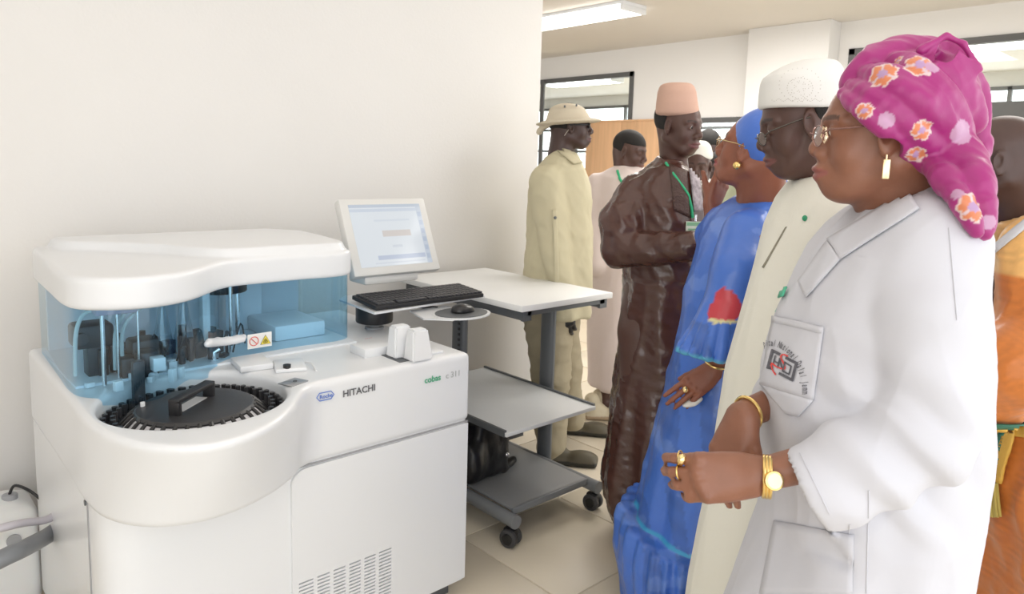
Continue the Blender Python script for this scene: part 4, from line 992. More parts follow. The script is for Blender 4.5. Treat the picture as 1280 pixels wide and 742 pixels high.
pleat([T(1066, 108, 1.31), T(1092, 122, 1.25), T(1128, 148, 1.23), T(1160, 178, 1.24), T(1185, 205, 1.26)], [.014, .024, .028, .026, .022])
pleat([T(1082, 92, 1.31), T(1112, 104, 1.245), T(1150, 130, 1.225), T(1178, 160, 1.24), T(1195, 190, 1.26)], [.016, .028, .034, .030, .022])
pleat([T(1120, 78, 1.30), T(1146, 92, 1.25), T(1172, 122, 1.235), T(1190, 152, 1.25), T(1202, 178, 1.27)], [.018, .028, .032, .030, .020])
pleat([T(1160, 64, 1.29), T(1182, 88, 1.26), T(1200, 118, 1.26), T(1212, 150, 1.28)], [.014, .026, .030, .024])
pleat([T(1184, 50, 1.32), T(1202, 78, 1.30), T(1216, 112, 1.31), T(1220, 146, 1.32), T(1218, 172, 1.32)], [.008, .020, .022, .022, .020])
F.chain([T(1152, 62, 1.27), T(1183, 45, 1.27), T(1204, 55, 1.26), T(1221, 82, 1.25)], [.008, .006, .006, .005], .006)
F.box(T(1199, 84, 1.245), (.034, .0045, .022), np.stack([RT*.8-UP*.6, AW, RT*.6+UP*.8], 1), rd=.004, k=.012)
F.ell(T(1182, 66, 1.255), (.010, .03, .020), np.stack([RT*.8-UP*.6, AW, RT*.6+UP*.8], 1), .004, 's')
pleat([T(1180, 178, 1.27), T(1202, 205, 1.23), T(1218, 238, 1.17), T(1230, 290, 1.14)], [.040, .036, .026, .010], .008)
pleat([T(1156, 196, 1.26), T(1180, 220, 1.20), T(1202, 250, 1.145), T(1220, 290, 1.13)], [.020, .022, .018, .010])
pleat([T(1188, 200, 1.22), T(1212, 222, 1.19), T(1230, 255, 1.15), T(1236, 285, 1.14)], [.018, .022, .018, .008])
F.chain([T(1218, 160, 1.33), T(1226, 178, 1.32), T(1216, 196, 1.31)], [.014, .018, .022], .005)
Hx = H
F.ell(H.W(.02, 0, -.02), H._e(.098, .079, .082), H.Fr, .004, 's'); F.ell(H.W(.008, .085, -.022), H._e(.024, .03, .026), H.Fr, .004, 's')
def wrap_d(V, N_):
    d1 = RT*.62-UP*.78; n_ = folds(V, d1, 26, .18, 4); n2 = folds(V, RT*.3-UP, 45, .3, 9)
    return .0062*(n_-.4)+.0028*(n2-.4)
motifs = [((1103, 92), 1.25, .0235, .2), ((1150, 80), 1.26, .0235, 1.0), ((1080, 138), 1.22, .0145, .5), ((1153, 163), 1.20, .0175, .1), ((1145, 193), 1.22, .0155, .9), ((1218, 258), 1.24, .024, .4), ((1122, 76), 1.27, .009, 0)]
lil = [((1166, 83), 1.25, .012), ((1202, 165), 1.24, .020), ((1108, 150), 1.21, .013), ((1236, 278), 1.27, .012), ((1196, 242), 1.23, .010)]
def wrap_c(V, N_):
    c = np.tile(np.array((.33, .016, .165)), (len(V), 1)); c *= (1+.10*vnoise(V, 20, 3))[:, None]
    for (px, D_, r_, ph) in motifs:
        h_, n_, *_x = wtree.ray_cast(Vector(CO), Vector(T(px[0], px[1])-CO).normalized())
        if h_ is None: continue
        n_ = np.array(n_); e1 = np.cross(UP, n_); e1 /= np.linalg.norm(e1); e2 = np.cross(n_, e1); W_ = V-np.array(h_); dx, dz = W_@e1, W_@e2; dist = np.linalg.norm(W_, axis=1); a = np.arctan2(dz, dx)+ph
        rr = dist/(r_*(1+.10*np.cos(7*a))); m0 = rr < 1; c[m0] = (.66, .52, .50); m2 = m0 & (rr < .86); c[m2] = (.62, .20, .09)
        st = np.abs(np.sin(1.5*a)) < .16+.25*(1-rr); m3 = m2 & st; c[m3] = (.60, .46, .50); m4 = m2 & (rr < .36); c[m4] = (.42, .26, .46)
    for px, D_, r_ in lil:
        h_, n_, *_x = wtree.ray_cast(Vector(CO), Vector(T(px[0], px[1])-CO).normalized())
        if h_ is not None: c[np.linalg.norm(V-np.array(h_), axis=1) < r_] = (.48, .27, .42)
    return c
wm = F.mesh(h=.0031, disp=wrap_d, name='headwrap'); wtree = BVHTree.FromPolygons([v.co for v in wm.vertices], [tuple(p.vertices) for p in wm.polygons])
co_ = np.empty(len(wm.vertices)*3, np.float32); wm.vertices.foreach_get('co', co_); wc_ = wrap_c(co_.reshape(-1, 3).astype(float), None)
a_ = wm.color_attributes.new('Col', 'FLOAT_COLOR', 'POINT'); a_.data.foreach_set('color', np.concatenate([wc_, np.ones((len(wc_), 1))], 1).astype(np.float32).ravel())
link('headwrap', wm, M_wrap, p1)

# ---- man in the white cap and cream robe
D = 1.83; a2 = AZL-R(13)
p2 = person((1.62, .86), 'man in a white embroidered cap and cream robe, beside the woman in white')
F = Field(); hc2 = A(1008, 156, D); H2 = Head(F, hc2, a2, R(17), 0, 1.06, full=1.06, neck=A(1040, 262, D+.02), nr=.062, nose=.97, lids=.3)
b0 = A(1020, 742, D); simple_body(F, (b0[0], b0[1]), a2, A(1040, 262, D), shw=.2)
bc2 = np.array(SK['deep'])
F.build('body', M_skin, p2, h=.013, fine=H2.fine(.0036), col=lambda V, N_: H2.paint(V, np.tile(bc2, (len(V), 1)), bc2, lip=(.17, .06, .055)))
H2.eyes(p2, .6); H2.hair(p2, line=.2, back=-.03); spectacles(H2, p2, rim=(.12, .11, .10), drop=.012, lensw=.023, lensh=.015)
F = Field()
crows = [(137, 947, 1056, .094), (120, 948, 1056, .094), (105, 950, 1055, .092), (98, 953, 1055, .088), (90, 964, 1054, .080), (83, 977, 1051, .068), (77, 992, 1046, .052), (75, 1004, 1038, .035)]
F.loft(rows_px(crows, D, 1), k=.01, pw=2.3, rd=.006)
F.ell(A(1003, 154, D), (.070, .088, .05), None, .004, 's')
cap2 = F.build('cap', mat('white_cap_cloth', (.76, .755, .73), .85, bump=.0004, bscale=300), p2, h=.0045)
cb2 = bvh(cap2); eye_ = MB()
for k in range(26):
    a = 2*math.pi*k/26
    for rr in ((1.0, 1.0), (.62, .62)):
        h_ = drape(cb2, 1000+26*rr[0]*math.cos(a), 106-21*rr[1]*math.sin(a)+(4 if rr[0] < 1 else 0), -.0002)
        if h_: eye_.ball(h_, .0011, n=6)
for k in range(40):
    h_ = drape(cb2, 965+k*1.8, 125+1.5*math.sin(k), -.0002); 
    if h_ and k < 36: eye_.ball(h_, .0010, n=6)
for k in range(30):
    a = 2*math.pi*k/5*2/6; h_ = drape(cb2, 1000+9*math.cos(2*math.pi*k/30)*(1+.45*math.cos(5*2*math.pi*k/30)), 108-9*math.sin(2*math.pi*k/30)*(1+.45*math.cos(5*2*math.pi*k/30)), -.0002)
    if h_: eye_.ball(h_, .0010, n=6)
eye_.build('eyelet_embroidery', mat('eyelet_shade', (.48, .46, .42), .8), p2)
F = Field(); M_cream = mat('cream_cotton', (.80, .79, .71), .8, bump=.0005, bscale=220)
rows = [(215, 1000, 1058, .07), (228, 988, 1068, .12), (250, 972, 1090, .18), (285, 955, 1110, .21), (340, 938, 1130, .22), (400, 922, 1140, .22), (470, 905, 1145, .22), (540, 893, 1150, .23), (600, 884, 1155, .24), (680, 868, 1160, .25), (742, 857, 1165, .26), (850, 845, 1170, .28), (925, 840, 1175, .28)]
F.loft(rows_px(rows, D, 1), k=.02, fold=fold_fn([(6, .012, .6, 1.3), (11, .008, .3, 1.2)], 5), pw=2.1)
F.ell(A(1024, 206, D), (.062, .062, .055), None, .008, 's')
rb = F.build('robe', M_cream, p2, h=.011, disp=lambda V, N_: .006*folds(V, UP-RT*.15, 9, .2, 12))
rbt = bvh(rb); _n = 0
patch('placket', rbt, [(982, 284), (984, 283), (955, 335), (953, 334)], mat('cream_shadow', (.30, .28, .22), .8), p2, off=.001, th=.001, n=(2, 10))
b = MB(); h_ = drape(rbt, 1007, 273, .003); b.ball(h_, .006, (1, 1, 1.2)); b.build('lapel_pin', mat('pin_green', (.03, .30, .15), .3), p2)
g_ = MB(); pts = [drape(rbt, x, y, .004) for x, y in ((983, 366), (980, 374), (975, 384), (972, 390))]
for k, (p, q_) in enumerate(zip(pts, pts[1:])): MB().tube([p, q_], .007, flat=.4).build('ribbon', (mat('badge_green', (.08, .45, .28), .5), M_black)[k == 1], p2)
for s_ in (1, -1): shoe((b0[0]+s_*.09*.7, b0[1]+s_*.09*.7, 0), a2, (.1, .05, .03), (.03, .03, .03), p2)

def frill(a, b, r0, r1, n, amp=.10):    # flared ruffle between two points
    a, b = np.array(a), np.array(b); d = b-a; L_ = np.linalg.norm(d); d /= L_; u = np.cross(d, UP); u /= np.linalg.norm(u); v = np.cross(d, u)
    def fn(x, y, z):
        px, py, pz = x-a[0], y-a[1], z-a[2]; t = px*d[0]+py*d[1]+pz*d[2]; uu = px*u[0]+py*u[1]+pz*u[2]; vv = px*v[0]+py*v[1]+pz*v[2]
        k_ = np.clip(t/L_, 0, 1); rr = (r0+(r1-r0)*k_)*(1+amp*k_*np.cos(n*np.arctan2(vv, uu))); return np.maximum((np.hypot(uu, vv)-rr)*.8, np.maximum(-t, t-L_))
    m_ = r1*1.2; return (fn, np.minimum(a, b)-m_, np.maximum(a, b)+m_, 'u', .012)
# ---- woman in the blue dress
D = 2.36; a3 = AZA+R(52)
p3 = person((2.25, 1.36), 'woman in a shiny blue dress and blue headscarf gesturing with one hand')
F = Field(); hc3 = A(943, 190, D-.02); H3_ = Head(F, hc3, a3, R(-14), 0, 1.05, full=1.14, neck=A(948, 252, D+.02), nr=.060)
b0 = A(870, 690, 2.50); b0[2] = 0
wl = A(893, 462, 2.24); el = A(915, 395, 2.20)
wr_ = A(889, 258, 2.55); er_ = A(900, 325, 2.5)
simple_body(F, (b0[0], b0[1]), a3, A(948, 255, D), shw=.19, sh=[A(925, 300, D+.18), A(935, 305, D-.14)], elb=[er_, el], wr=[wr_, wl])
hp3, *_ = hand(F, wl, -RT*.76-UP*.64-AW*.1, AW*.75-UP*.55, 1, 1.0, curls=(.10, .12, .14, .3), spread=.05, thumb=(.7, .35, .5), fat=1.05)
hand(F, wr_, UP*.95+RT*.30, AW*.9-RT*.5, -1, 1.0, curls=(.12, .14, .16, .2), spread=.02, thumb=(.8, .4, .3), fat=1.05)
bc3 = np.array(SK['red'])
hm = [np.minimum.reduce([A(830, 520, 2.1), A(905, 440, 2.4), A(830, 440, 2.4), A(905, 520, 2.1)]), np.maximum.reduce([A(830, 520, 2.1), A(905, 440, 2.4), A(830, 440, 2.4), A(905, 520, 2.1)])]
F.build('body', M_skin, p3, h=.013, fine=H3_.fine(.0045)+[(hm[0], hm[1], .004)], col=lambda V, N_: H3_.paint(V, np.tile(bc3, (len(V), 1)), bc3, lip=(.3, .06, .06)))
H3_.eyes(p3); spectacles(H3_, p3, rim=(.6, .45, .25))
for q in (1, -1): MB().ball(H3_.W(.006, q*.091, -.045), .013).build('earring', M_gold, p3)
M_blue = mat('blue_satin', (1, 1, 1), .33, attr=True, bump=.003, bscale=18, coat=.1)
F = Field()
F.ell(H3_.W(-.022, 0, .045), H3_._e(.100, .088, .096), H3_.Fr, .01); F.chain([A(953, 170, D-.02), A(960, 200, D), A(970, 225, D), A(982, 232, D)], [.045, .045, .03, .012], .02)
F.ell(H3_.W(.045, 0, -.015), H3_._e(.080, .075, .085), H3_.Fr, .004, 's'); F.ell(H3_.W(-.01, 0, -.075), H3_._e(.07, .085, .05), H3_.Fr, .004, 's')
F.build('headscarf', mat('blue_scarf', (.055, .16, .60), .5, sheen=.3, bump=.002, bscale=30), p3, h=.005, disp=lambda V, N_: .004*ridge(V, 16, 3))
F = Field()
rows = [(244, 922, 975, .09), (256, 905, 985, .14), (275, 886, 992, .17), (300, 872, 1000, .19), (330, 863, 1000, .20), (380, 852, 985, .20), (440, 842, 975, .21), (500, 830, 965, .23), (560, 816, 955, .25), (620, 802, 948, .27), (660, 792, 945, .29), (700, 785, 940, .30), (735, 782, 938, .30)]
F.loft(rows_px(rows, D+.06, 1), k=.02, fold=fold_fn([(9, .045, .2, 1.1), (5, .03, .1, 1.3), (17, .02, .1, .9)], 11), pw=2.05)
F.chain([A(932, 290, D-.10), A(920, 340, 2.16), A(903, 395, 2.14)], [.075, .072, .070], .03)
F.P.append(frill(A(903, 380, 2.14), A(889, 447, 2.12), .060, .098, 15))                                           # flared sleeve frill
F.P.append(frill(A(892, 425, 2.13), A(887, 460, 2.12), .060, .095, 15)[:3]+('s', .004))
F.chain([A(905, 290, D+.14), A(900, 320, 2.5)], [.08, .07], .03); F.cap(A(900, 318, 2.5), A(892, 295, 2.53), .07, .065, .01)
F.ell(A(945, 238, D), (.07, .07, .055), None, .008, 's')
fr0 = rows_px([(648, 776, 938, .33), (665, 772, 940, .34), (700, 770, 942, .35), (742, 778, 946, .35), (772, 782, 948, .35)], D+.06, 1)
F.loft(fr0, k=.01, fold=lambda th, z: .035*np.cos(26*th+2*np.sin(3*th))+.02*np.cos(11*th), pw=2.05, rd=.012)
zs_ = [r_[0] for r_ in fr0]
def blue_c(V, N_):
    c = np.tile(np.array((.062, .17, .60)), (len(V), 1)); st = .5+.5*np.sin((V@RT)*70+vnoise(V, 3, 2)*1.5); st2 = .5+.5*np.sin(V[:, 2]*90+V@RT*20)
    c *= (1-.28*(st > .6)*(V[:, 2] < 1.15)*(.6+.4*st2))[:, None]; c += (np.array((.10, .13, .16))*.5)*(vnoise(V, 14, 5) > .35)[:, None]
    P = A(906, 385, 2.07); d_ = np.linalg.norm((V-P)*np.array((1, 1, .75)), axis=1); m_ = (d_ < .045+.012*vnoise(V, 40, 3)) & ((V-P)@UP > -.035); c[m_] = (.55, .05, .07)
    m_ = (d_ < .05) & (np.abs((V-P)@UP+.040) < .006); c[m_] = (.7, .65, .35)
    fd_ = A(889, 447, 2.12)-A(903, 380, 2.14); fl_ = np.linalg.norm(fd_); m_ = (np.abs((V-A(889, 447, 2.12))@(fd_/fl_)) < .007) & (np.linalg.norm(V-A(889, 447, 2.12), axis=1) < .14); c[m_] = (.10, .42, .66)
    e = np.abs(V[:, 2]-(zs_[0]+.01)) < .007; c[e] = (.05, .35, .62); return c
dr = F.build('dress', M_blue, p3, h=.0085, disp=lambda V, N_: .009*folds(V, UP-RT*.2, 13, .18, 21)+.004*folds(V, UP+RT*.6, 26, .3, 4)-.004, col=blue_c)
band(wl+(el-wl)*.12, el-wl, .034, M_gold, 'bracelet', p3, th=.004); ring(hp3, 1, .45, 'finger_ring', p3, .010, .0115)
dbt = bvh(dr)
MB().tube([A(951+14*math.cos(a), 238+5*math.sin(a), D-.06*math.sin(a)) for a in np.linspace(0, 3.14, 12)], .003).build('neck_cord', M_black, p3)
F = Field(); F.ell(hp3[3][1]-UP*.01+AW*.01, (.035, .02, .012), frame(AZR, R(-25)), .01); F.build('folded_tissue', mat('tissue_white', (.8, .78, .74), .8), p3, h=.005, disp=lambda V, N_: .003*vnoise(V, 60, 1))
for s_ in (1, -1): shoe((b0[0]+s_*.07, b0[1]+s_*.06, 0), a3, (.35, .25, .12), (.1, .06, .03), p3, .25)

# ---- man in the brown robe
D = 2.98; a4 = AZR-R(48)
p4 = person((2.72, 2.02), 'man in a shiny brown robe, salmon cap and green lanyard')
F = Field(); hc4 = A(848, 159, D); H4 = Head(F, hc4, a4, R(8), 0, .97, neck=A(845, 214, D+.02), nr=.047)
b0 = A(800, 640, D); sh = [A(868, 235, D-.12+.12), A(798, 238, D-.02)]
elr = A(775, 312, D-.12); wrr = A(868, 306, D-.26); ell_ = A(880, 310, D+.05); wll = A(880, 300, D-.2)
simple_body(F, (b0[0], b0[1]), a4, A(838, 220, D), sh=[A(872, 245, D), A(802, 245, D)], elb=[ell_, elr], wr=[wll, wrr])
hand(F, A(872, 303, D-.27), RT*.9-AW*.3, -UP*.8-AW*.3, 1, 1.0, curls=(.5, .5, .5, .5)); hand(F, wll, RT*.9-AW*.1, -UP*.8+AW*.3, -1, 1.0, curls=(.5, .5, .5, .5))
bc4 = np.array(SK['deep'])*1.02
F.build('body', M_skin, p4, h=.014, fine=H4.fine(.0048), col=lambda V, N_: H4.paint(V, np.tile(bc4, (len(V), 1)), bc4, lip=(.15, .05, .05)))
H4.eyes(p4, .2); H4.hair(p4, line=.2, back=-.02)
F = Field(); F.loft(rows_px([(146, 819, 875, .088), (130, 820, 872, .09), (115, 822, 870, .085), (104, 826, 866, .07)], D, 1), k=.01, pw=2.3, rd=.018); F.ell(A(842, 98, D-.01), (.04, .05, .016), None, .02, 's')
F.ell(A(847, 160, D), (.075, .08, .06), None, .004, 's'); F.build('cap', mat('salmon_felt', (.60, .385, .30), .9, bump=.0005, bscale=300), p4, h=.006)
M_brown = mat('brown_glazed_cotton', (.080, .033, .025), .25, bump=.003, bscale=26, coat=.15, var=.15, vscale=6)
F = Field()
rows = [(194, 822, 852, .065), (203, 816, 856, .08), (212, 806, 866, .12), (226, 793, 876, .15), (250, 782, 884, .17), (300, 779, 888, .18), (360, 780, 890, .18), (420, 776, 890, .19), (500, 765, 890, .20), (560, 757, 888, .22), (600, 752, 886, .23), (630, 755, 884, .23), (648, 765, 880, .22)]
F.loft(rows_px(rows, D, 1), k=.02, fold=fold_fn([(7, .05, .2, 1.3), (4, .04, .1, 1.2), (13, .025, .1, .9)], 21), pw=2.0)
F.chain([A(796, 240, D-.02), A(777, 275, D-.08), A(776, 312, D-.12)], [.070, .078, .072], .03); F.cap(A(779, 312, D-.12), A(862, 308, D-.25), .070, .055, .02)
F.cap(A(872, 250, D), A(884, 310, D-.05), .07, .07, .03)
F.ell(A(840, 188, D-.01), (.060, .060, .05), None, .006, 's')
br = F.build('robe', M_brown, p4, h=.0095, disp=lambda V, N_: np.where(V[:, 2] > 1.15, .011*folds(V, RT*.7-UP*.5, 20, .3, 31), .013*folds(V, UP-RT*.1, 15, .16, 33))+.005*folds(V, RT+UP*.4, 34, .5, 7)-.006)
bt4 = bvh(br); gl = mat('lanyard_green', (.03, .42, .20), .5)
def strap(pts, w_, m_, nm, parent, tree, off=.004):
    P = [drape(tree, x, y, off) for x, y in pts]; P = [p for p in P if p is not None]; MB().tube(P, w_, n=6, flat=1).build(nm, m_, parent)
strap([(818, 181), (822, 190), (832, 204), (842, 218), (852, 232), (860, 244), (864, 260), (865, 272)], .0055, gl, 'lanyard', p4, bt4, .004)
c_ = drape(bt4, 866, 286, .012); b = MB(); b.box((-.038, -.002, -.028), (.038, .002, .028), bev=.001); bmesh.ops.transform(b.bm, matrix=Matrix.Translation(c_) @ Matrix.Rotation(YAW-math.pi/2+R(12), 4, 'Z'), verts=b.bm.verts); bo = b.build('name_badge', mat('badge_card', (.72, .78, .66), .5), p4)
b = MB(); b.box((-.036, -.0028, .012), (.036, -.002, .026)); b.box((-.03, -.0028, -.005), (.02, -.002, .001)); b.box((-.03, -.0028, -.018), (.025, -.002, -.012)); bmesh.ops.transform(b.bm, matrix=Matrix.Translation(c_) @ Matrix.Rotation(YAW-math.pi/2+R(12), 4, 'Z'), verts=b.bm.verts); b.build('badge_print', mat('badge_band', (.25, .5, .3), .5), bo)
MB().cyl(np.array(c_)+UP*.03, np.array(c_)+UP*.055, .005).build('badge_clip', M_chrome, bo)
patch('scarf', bt4, [(858, 196), (867, 194), (877, 262), (866, 264)], mat('scarf_lilac', (.40, .35, .38), .7, var=.5, vscale=60), p4, off=.006, th=.006, n=(4, 16))
patch('yoke', bt4, [(836, 205), (858, 215), (862, 272), (842, 262)], mat('quilted_brown', (.07, .035, .028), .5, bump=.004, bscale=120), p4, off=.003, th=.002, n=(8, 12))
for s_, (x, y) in zip((1, -1), ((792, 648), (812, 650))): q_ = A(x, y, D-.1); shoe((q_[0], q_[1], 0), a4, (.35, .20, .09), (.2, .1, .05), p4, .27)

# ---- man in the safari shirt and bush hat
D = 3.88; a5 = AZR-R(4)
p5 = person((2.76, 2.55), 'man in khaki shirt, bush hat and dark glasses standing in profile at the wall corner')
F = Field(); hc5 = A(713, 160, D); H5 = Head(F, hc5, a5, R(-2), 0, 1.0, neck=A(700, 205, D), nr=.056)
b0 = A(690, 560, D); S5 = [A(705, 228, D+.2), A(684, 232, D-.14)]; E5 = [A(705, 300, D+.22), A(694, 312, D-.18)]; W5 = [A(712, 380, D+.2), A(706, 382, D-.16)]
fd5 = np.array((math.cos(a5), math.sin(a5), 0)); sd5 = np.array((-fd5[1], fd5[0], 0))
F.cap(A(690, 370, D), A(695, 260, D), .13, .14, .04); F.cap(S5[0], S5[1], .06, .06, .05)
for s_, e_, w_ in zip(S5, E5, W5): F.cap(s_, e_, .055, .042, .02); F.cap(e_, w_, .042, .03, .015)
hand(F, W5[1], -UP*.95+RT*.15, AW+RT*.2, 1, 1.05, curls=(.35, .4, .45, .5)); hand(F, W5[0], -UP*.95+RT*.15, -AW+RT*.2, -1, 1.0, curls=(.35, .4, .45, .5))
an = [A(716, 528, D+.12), A(690, 566, D-.12)]
for k_, a_ in zip((A(705, 455, D+.1), A(692, 468, D-.1)), an): F.cap(A(690, 375, D), k_, .09, .06, .04); F.cap(k_, a_, .058, .04, .02)
bc5 = np.array(SK['deeper'])
F.build('body', M_skin, p5, h=.014, fine=H5.fine(.005), col=lambda V, N_: H5.paint(V, np.tile(bc5, (len(V), 1)), bc5, lip=(.10, .04, .04)))
H5.hair(p5, line=.05, back=-.03, h=.006)
sg = MB()
for q in (1, -1): sg.ball(H5.W(.098, q*.033, .010), .020*H5.s, (.35, 1.15, .8), Rm=Matrix(H5.Fr.tolist())); sg.tube([H5.W(.09, q*.055, .014), H5.W(.06, q*.077, .014), H5.W(-.005, q*.083, .012)], .0035, n=6)
sg.build('sunglasses', M_black, p5)
sg = MB().tube([H5.W(-.01, -.085, -.012), H5.W(-.03, -.07, -.04), H5.W(-.05, -.05, -.09)], .002); sg.build('earpiece_wire', mat('wire_clear', (.5, .45, .4), .3), p5)
F = Field(); M_hat = mat('hat_canvas', (.60, .53, .41), .85, bump=.001, bscale=200)
F.ell(H5.W(-.014, 0, .055), H5._e(.110, .092, .068), H5.Fr, .01); F.ell(H5.W(-.02, 0, .085), H5._e(.090, .078, .042), H5.Fr, .02); F.ell(H5.W(-.01, 0, .030), H5._e(.175, .155, .016), H5.Fr @ frame(0, R(-3)), .03)
F.cap(H5.W(-.12, -.06, .020), H5.W(-.165, 0, -.020), .010, .008, .03); F.cap(H5.W(-.165, 0, -.020), H5.W(-.12, .06, .02), .010, .008, .03)
F.ell(H5.W(.0, 0, .0), H5._e(.125, .105, .045), H5.Fr, .01, 's')
ho = F.build('bush_hat', M_hat, p5, h=.006, disp=lambda V, N_: .003*vnoise(V, 20, 2))
b = MB(); 
for x, z_ in ((-.03, .105), (.03, .11)): b.cyl(H5.W(x, -.075, z_), H5.W(x, -.092, z_+.002), .005)
b.build('eyelet', M_dgrey, ho)
M_kh = mat('khaki_cotton', (.57, .52, .36), .85, bump=.002, bscale=18); F = Field()
F.loft(rows_px([(188, 695, 722, .07), (197, 682, 726, .12), (212, 668, 733, .17), (235, 661, 738, .19), (270, 660, 739, .19), (310, 657, 740, .19), (350, 654, 740, .20), (392, 656, 738, .20)], D, 1), k=.02, fold=fold_fn([(6, .03, .8, 1.4), (11, .02, .8, 1.3)], 31), pw=2.2)
F.chain([A(683, 228, D-.15), A(688, 270, D-.19), A(694, 315, D-.20)], [.085, .080, .072], .02); F.cap(A(694, 315, D-.20), A(705, 368, D-.18), .070, .055, .02)
F.chain([A(705, 235, D+.16), A(705, 300, D+.2), A(712, 375, D+.2)], [.075, .07, .05], .03)
kh = F.build('shirt', M_kh, p5, h=.010, disp=lambda V, N_: .009*folds(V, UP+RT*.25, 13, .25, 3)+.005*folds(V, UP-RT*.6, 24, .4, 5)-.004)
kt = bvh(kh); patch('collar', kt, [(690, 184), (712, 190), (727, 204), (716, 206)], M_kh, p5, off=.006, th=.006, n=(6, 4))
patch('sleeve_tab', kt, [(690, 262), (696, 262), (700, 372), (694, 372)], M_kh, p5, off=.003, th=.003, n=(3, 16))
h_ = drape(kt, 694, 272, .006); MB().ball(h_, .008).build('button', M_dgrey, p5)
F = Field(); M_tr = mat('khaki_trousers', (.37, .32, .22), .9, bump=.004, bscale=14)
F.cap(A(688, 385, D), A(691, 380, D), .15, .15, .04); F.chain([A(685, 395, D-.08), A(688, 465, D-.10), A(688, 555, D-.12)], [.125, .10, .075], .02); F.chain([A(695, 395, D+.08), A(704, 455, D+.1), A(714, 522, D+.12)], [.125, .095, .070], .02)
F.build('trousers', M_tr, p5, h=.012, disp=lambda V, N_: .011*folds(V, UP+RT*.5, 18, .5, 5)+.004*folds(V, RT, 30, .5, 2))
for (x, y) in ((697, 578), (717, 541)): q_ = atz(x, y, 0); shoe((q_[0], q_[1], 0), a5-R(5), (.10, .085, .055), (.02, .02, .015), p5, .30)
q_ = W5[1]; F = Field(); hand(F, q_, -UP*.95+RT*.15, AW+RT*.2, 1, 1.12, curls=(.35, .4, .45, .5), fat=1.15); F.cap(q_+UP*.03, q_, .036, .034, .01); F.build('glove', M_black, p5, h=.006)

# ---- the onlookers behind
def onlooker(label, base_px, D, head_px, az, pitch, skin, robe_rows, robe_col, hairy=True, sc_=1.05, cap=None, group=None, rname='robe', neckpx=None, shoes=None, rr=.17, seed=0):
    b0 = A(base_px[0], base_px[1], D); t = person((b0[0], b0[1]), label, group); F = Field(); c = A(head_px[0], head_px[1], D); n0 = neckpx or (head_px[0]-2, head_px[1]+.19*905/D)
    Hh = Head(F, c, az, pitch, 0, sc_, neck=A(n0[0], n0[1], D), nr=.06); simple_body(F, (b0[0], b0[1]), az, A(n0[0], n0[1], D)-UP*.03, shw=.13, rs=.85)
    bc = np.array(SK[skin]); F.build('body', M_skin, t, h=.016, fine=Hh.fine(.006), col=lambda V, N_: Hh.paint(V, np.tile(bc, (len(V), 1)), bc, lip=tuple(bc*1.8)))
    if hairy: Hh.hair(t, h=.007, line=.05, back=-.03)
    F = Field(); rows = rows_px(robe_rows, D, 1); F.loft(rows, k=.02, fold=fold_fn([(7, .04, .2, 1.4), (12, .02, .1, 1.2)], seed), pw=2.1)
    top = robe_rows[0]; sl = (robe_rows[3][1], robe_rows[3][2])
    for q, x in zip((-1, 1), sl): F.chain([A(x+(-q)*6, robe_rows[2][0]+10, D), A(x, robe_rows[2][0]+.32*905/D, D-.03), A(x+4, robe_rows[2][0]+.55*905/D, D-.10)], [.075, .07, .065], .03)
    F.ell(A((top[1]+top[2])/2, top[0]-6, D), (.068, .068, .05), None, .006, 's')
    rb = F.build(rname, robe_col, t, h=.014, disp=lambda V, N_: .010*folds(V, UP+RT*.2, 14, .22, seed+3)); 
    for s_ in (1, -1): fd = np.array((math.cos(az), math.sin(az), 0)); sd = np.array((-fd[1], fd[0], 0)); q_ = b0+sd*.10*s_; shoe((q_[0], q_[1], 0), az, *(shoes or ((.08, .05, .03), (.03, .02, .02))), t)
    return t, Hh, rb
M_pink = mat('pale_pink_cotton', (.72, .62, .59), .75, bump=.002, bscale=14)
t, Hh, rb = onlooker('man in a pale pink robe behind the man in brown, head bowed', (765, 500), 4.6, (787, 190), AZR-R(35), R(14), 'deep', [(208, 770, 800, .08), (214, 758, 812, .13), (222, 747, 822, .17), (250, 741, 828, .18), (320, 739, 826, .18), (400, 735, 822, .20), (480, 735, 815, .22)], M_pink, shoes=((.65, .58, .42), (.4, .3, .2)), seed=2)
tb = bvh(rb); MB().tube([p for p in [drape(tb, x, y, .006) for x, y in ((774, 206), (772, 214), (775, 224), (782, 234))] if p is not None], .008, n=6).build('lanyard', gl, t)
q_ = A(748, 497, 4.45); shoe((q_[0], q_[1], 0), AZR, (.62, .55, .40), (.4, .3, .2), t, .28)
M_pw = mat('white_robe_cotton', (.75, .74, .72), .8, bump=.002, bscale=14)
t, Hh, rb = onlooker('man in white knitted cap and white robe between brown robe and blue dress', (880, 480), 4.7, (872, 207), AZR-R(110), R(12), 'deep', [(224, 862, 892, .08), (230, 852, 902, .13), (240, 843, 912, .17), (270, 840, 915, .18), (340, 840, 915, .18), (420, 838, 918, .2), (480, 835, 920, .22)], M_pw, hairy=False, seed=4)
F = Field(); c_ = Hh.W(-.012, 0, .07); F.loft([(c_[2]-.035, c_[0], c_[1], .094, .090), (c_[2], c_[0], c_[1], .092, .088), (c_[2]+.05, c_[0], c_[1], .078, .075), (c_[2]+.085, c_[0], c_[1], .05, .05)], k=.01, rd=.02); F.build('cap', mat('knit_white', (.78, .77, .72), .9, bump=.002, bscale=150), t, h=.007)
onlooker('dark-haired man against the bright window, khaki collar, far back', (885, 440), 5.9, (884, 183), AZA+R(20), R(5), 'deeper', [(200, 876, 898, .08), (205, 868, 906, .13), (212, 860, 914, .17), (240, 857, 917, .18), (320, 857, 917, .18), (430, 855, 918, .2)], mat('khaki_dull', (.45, .36, .22), .85), seed=6, rname='shirt')
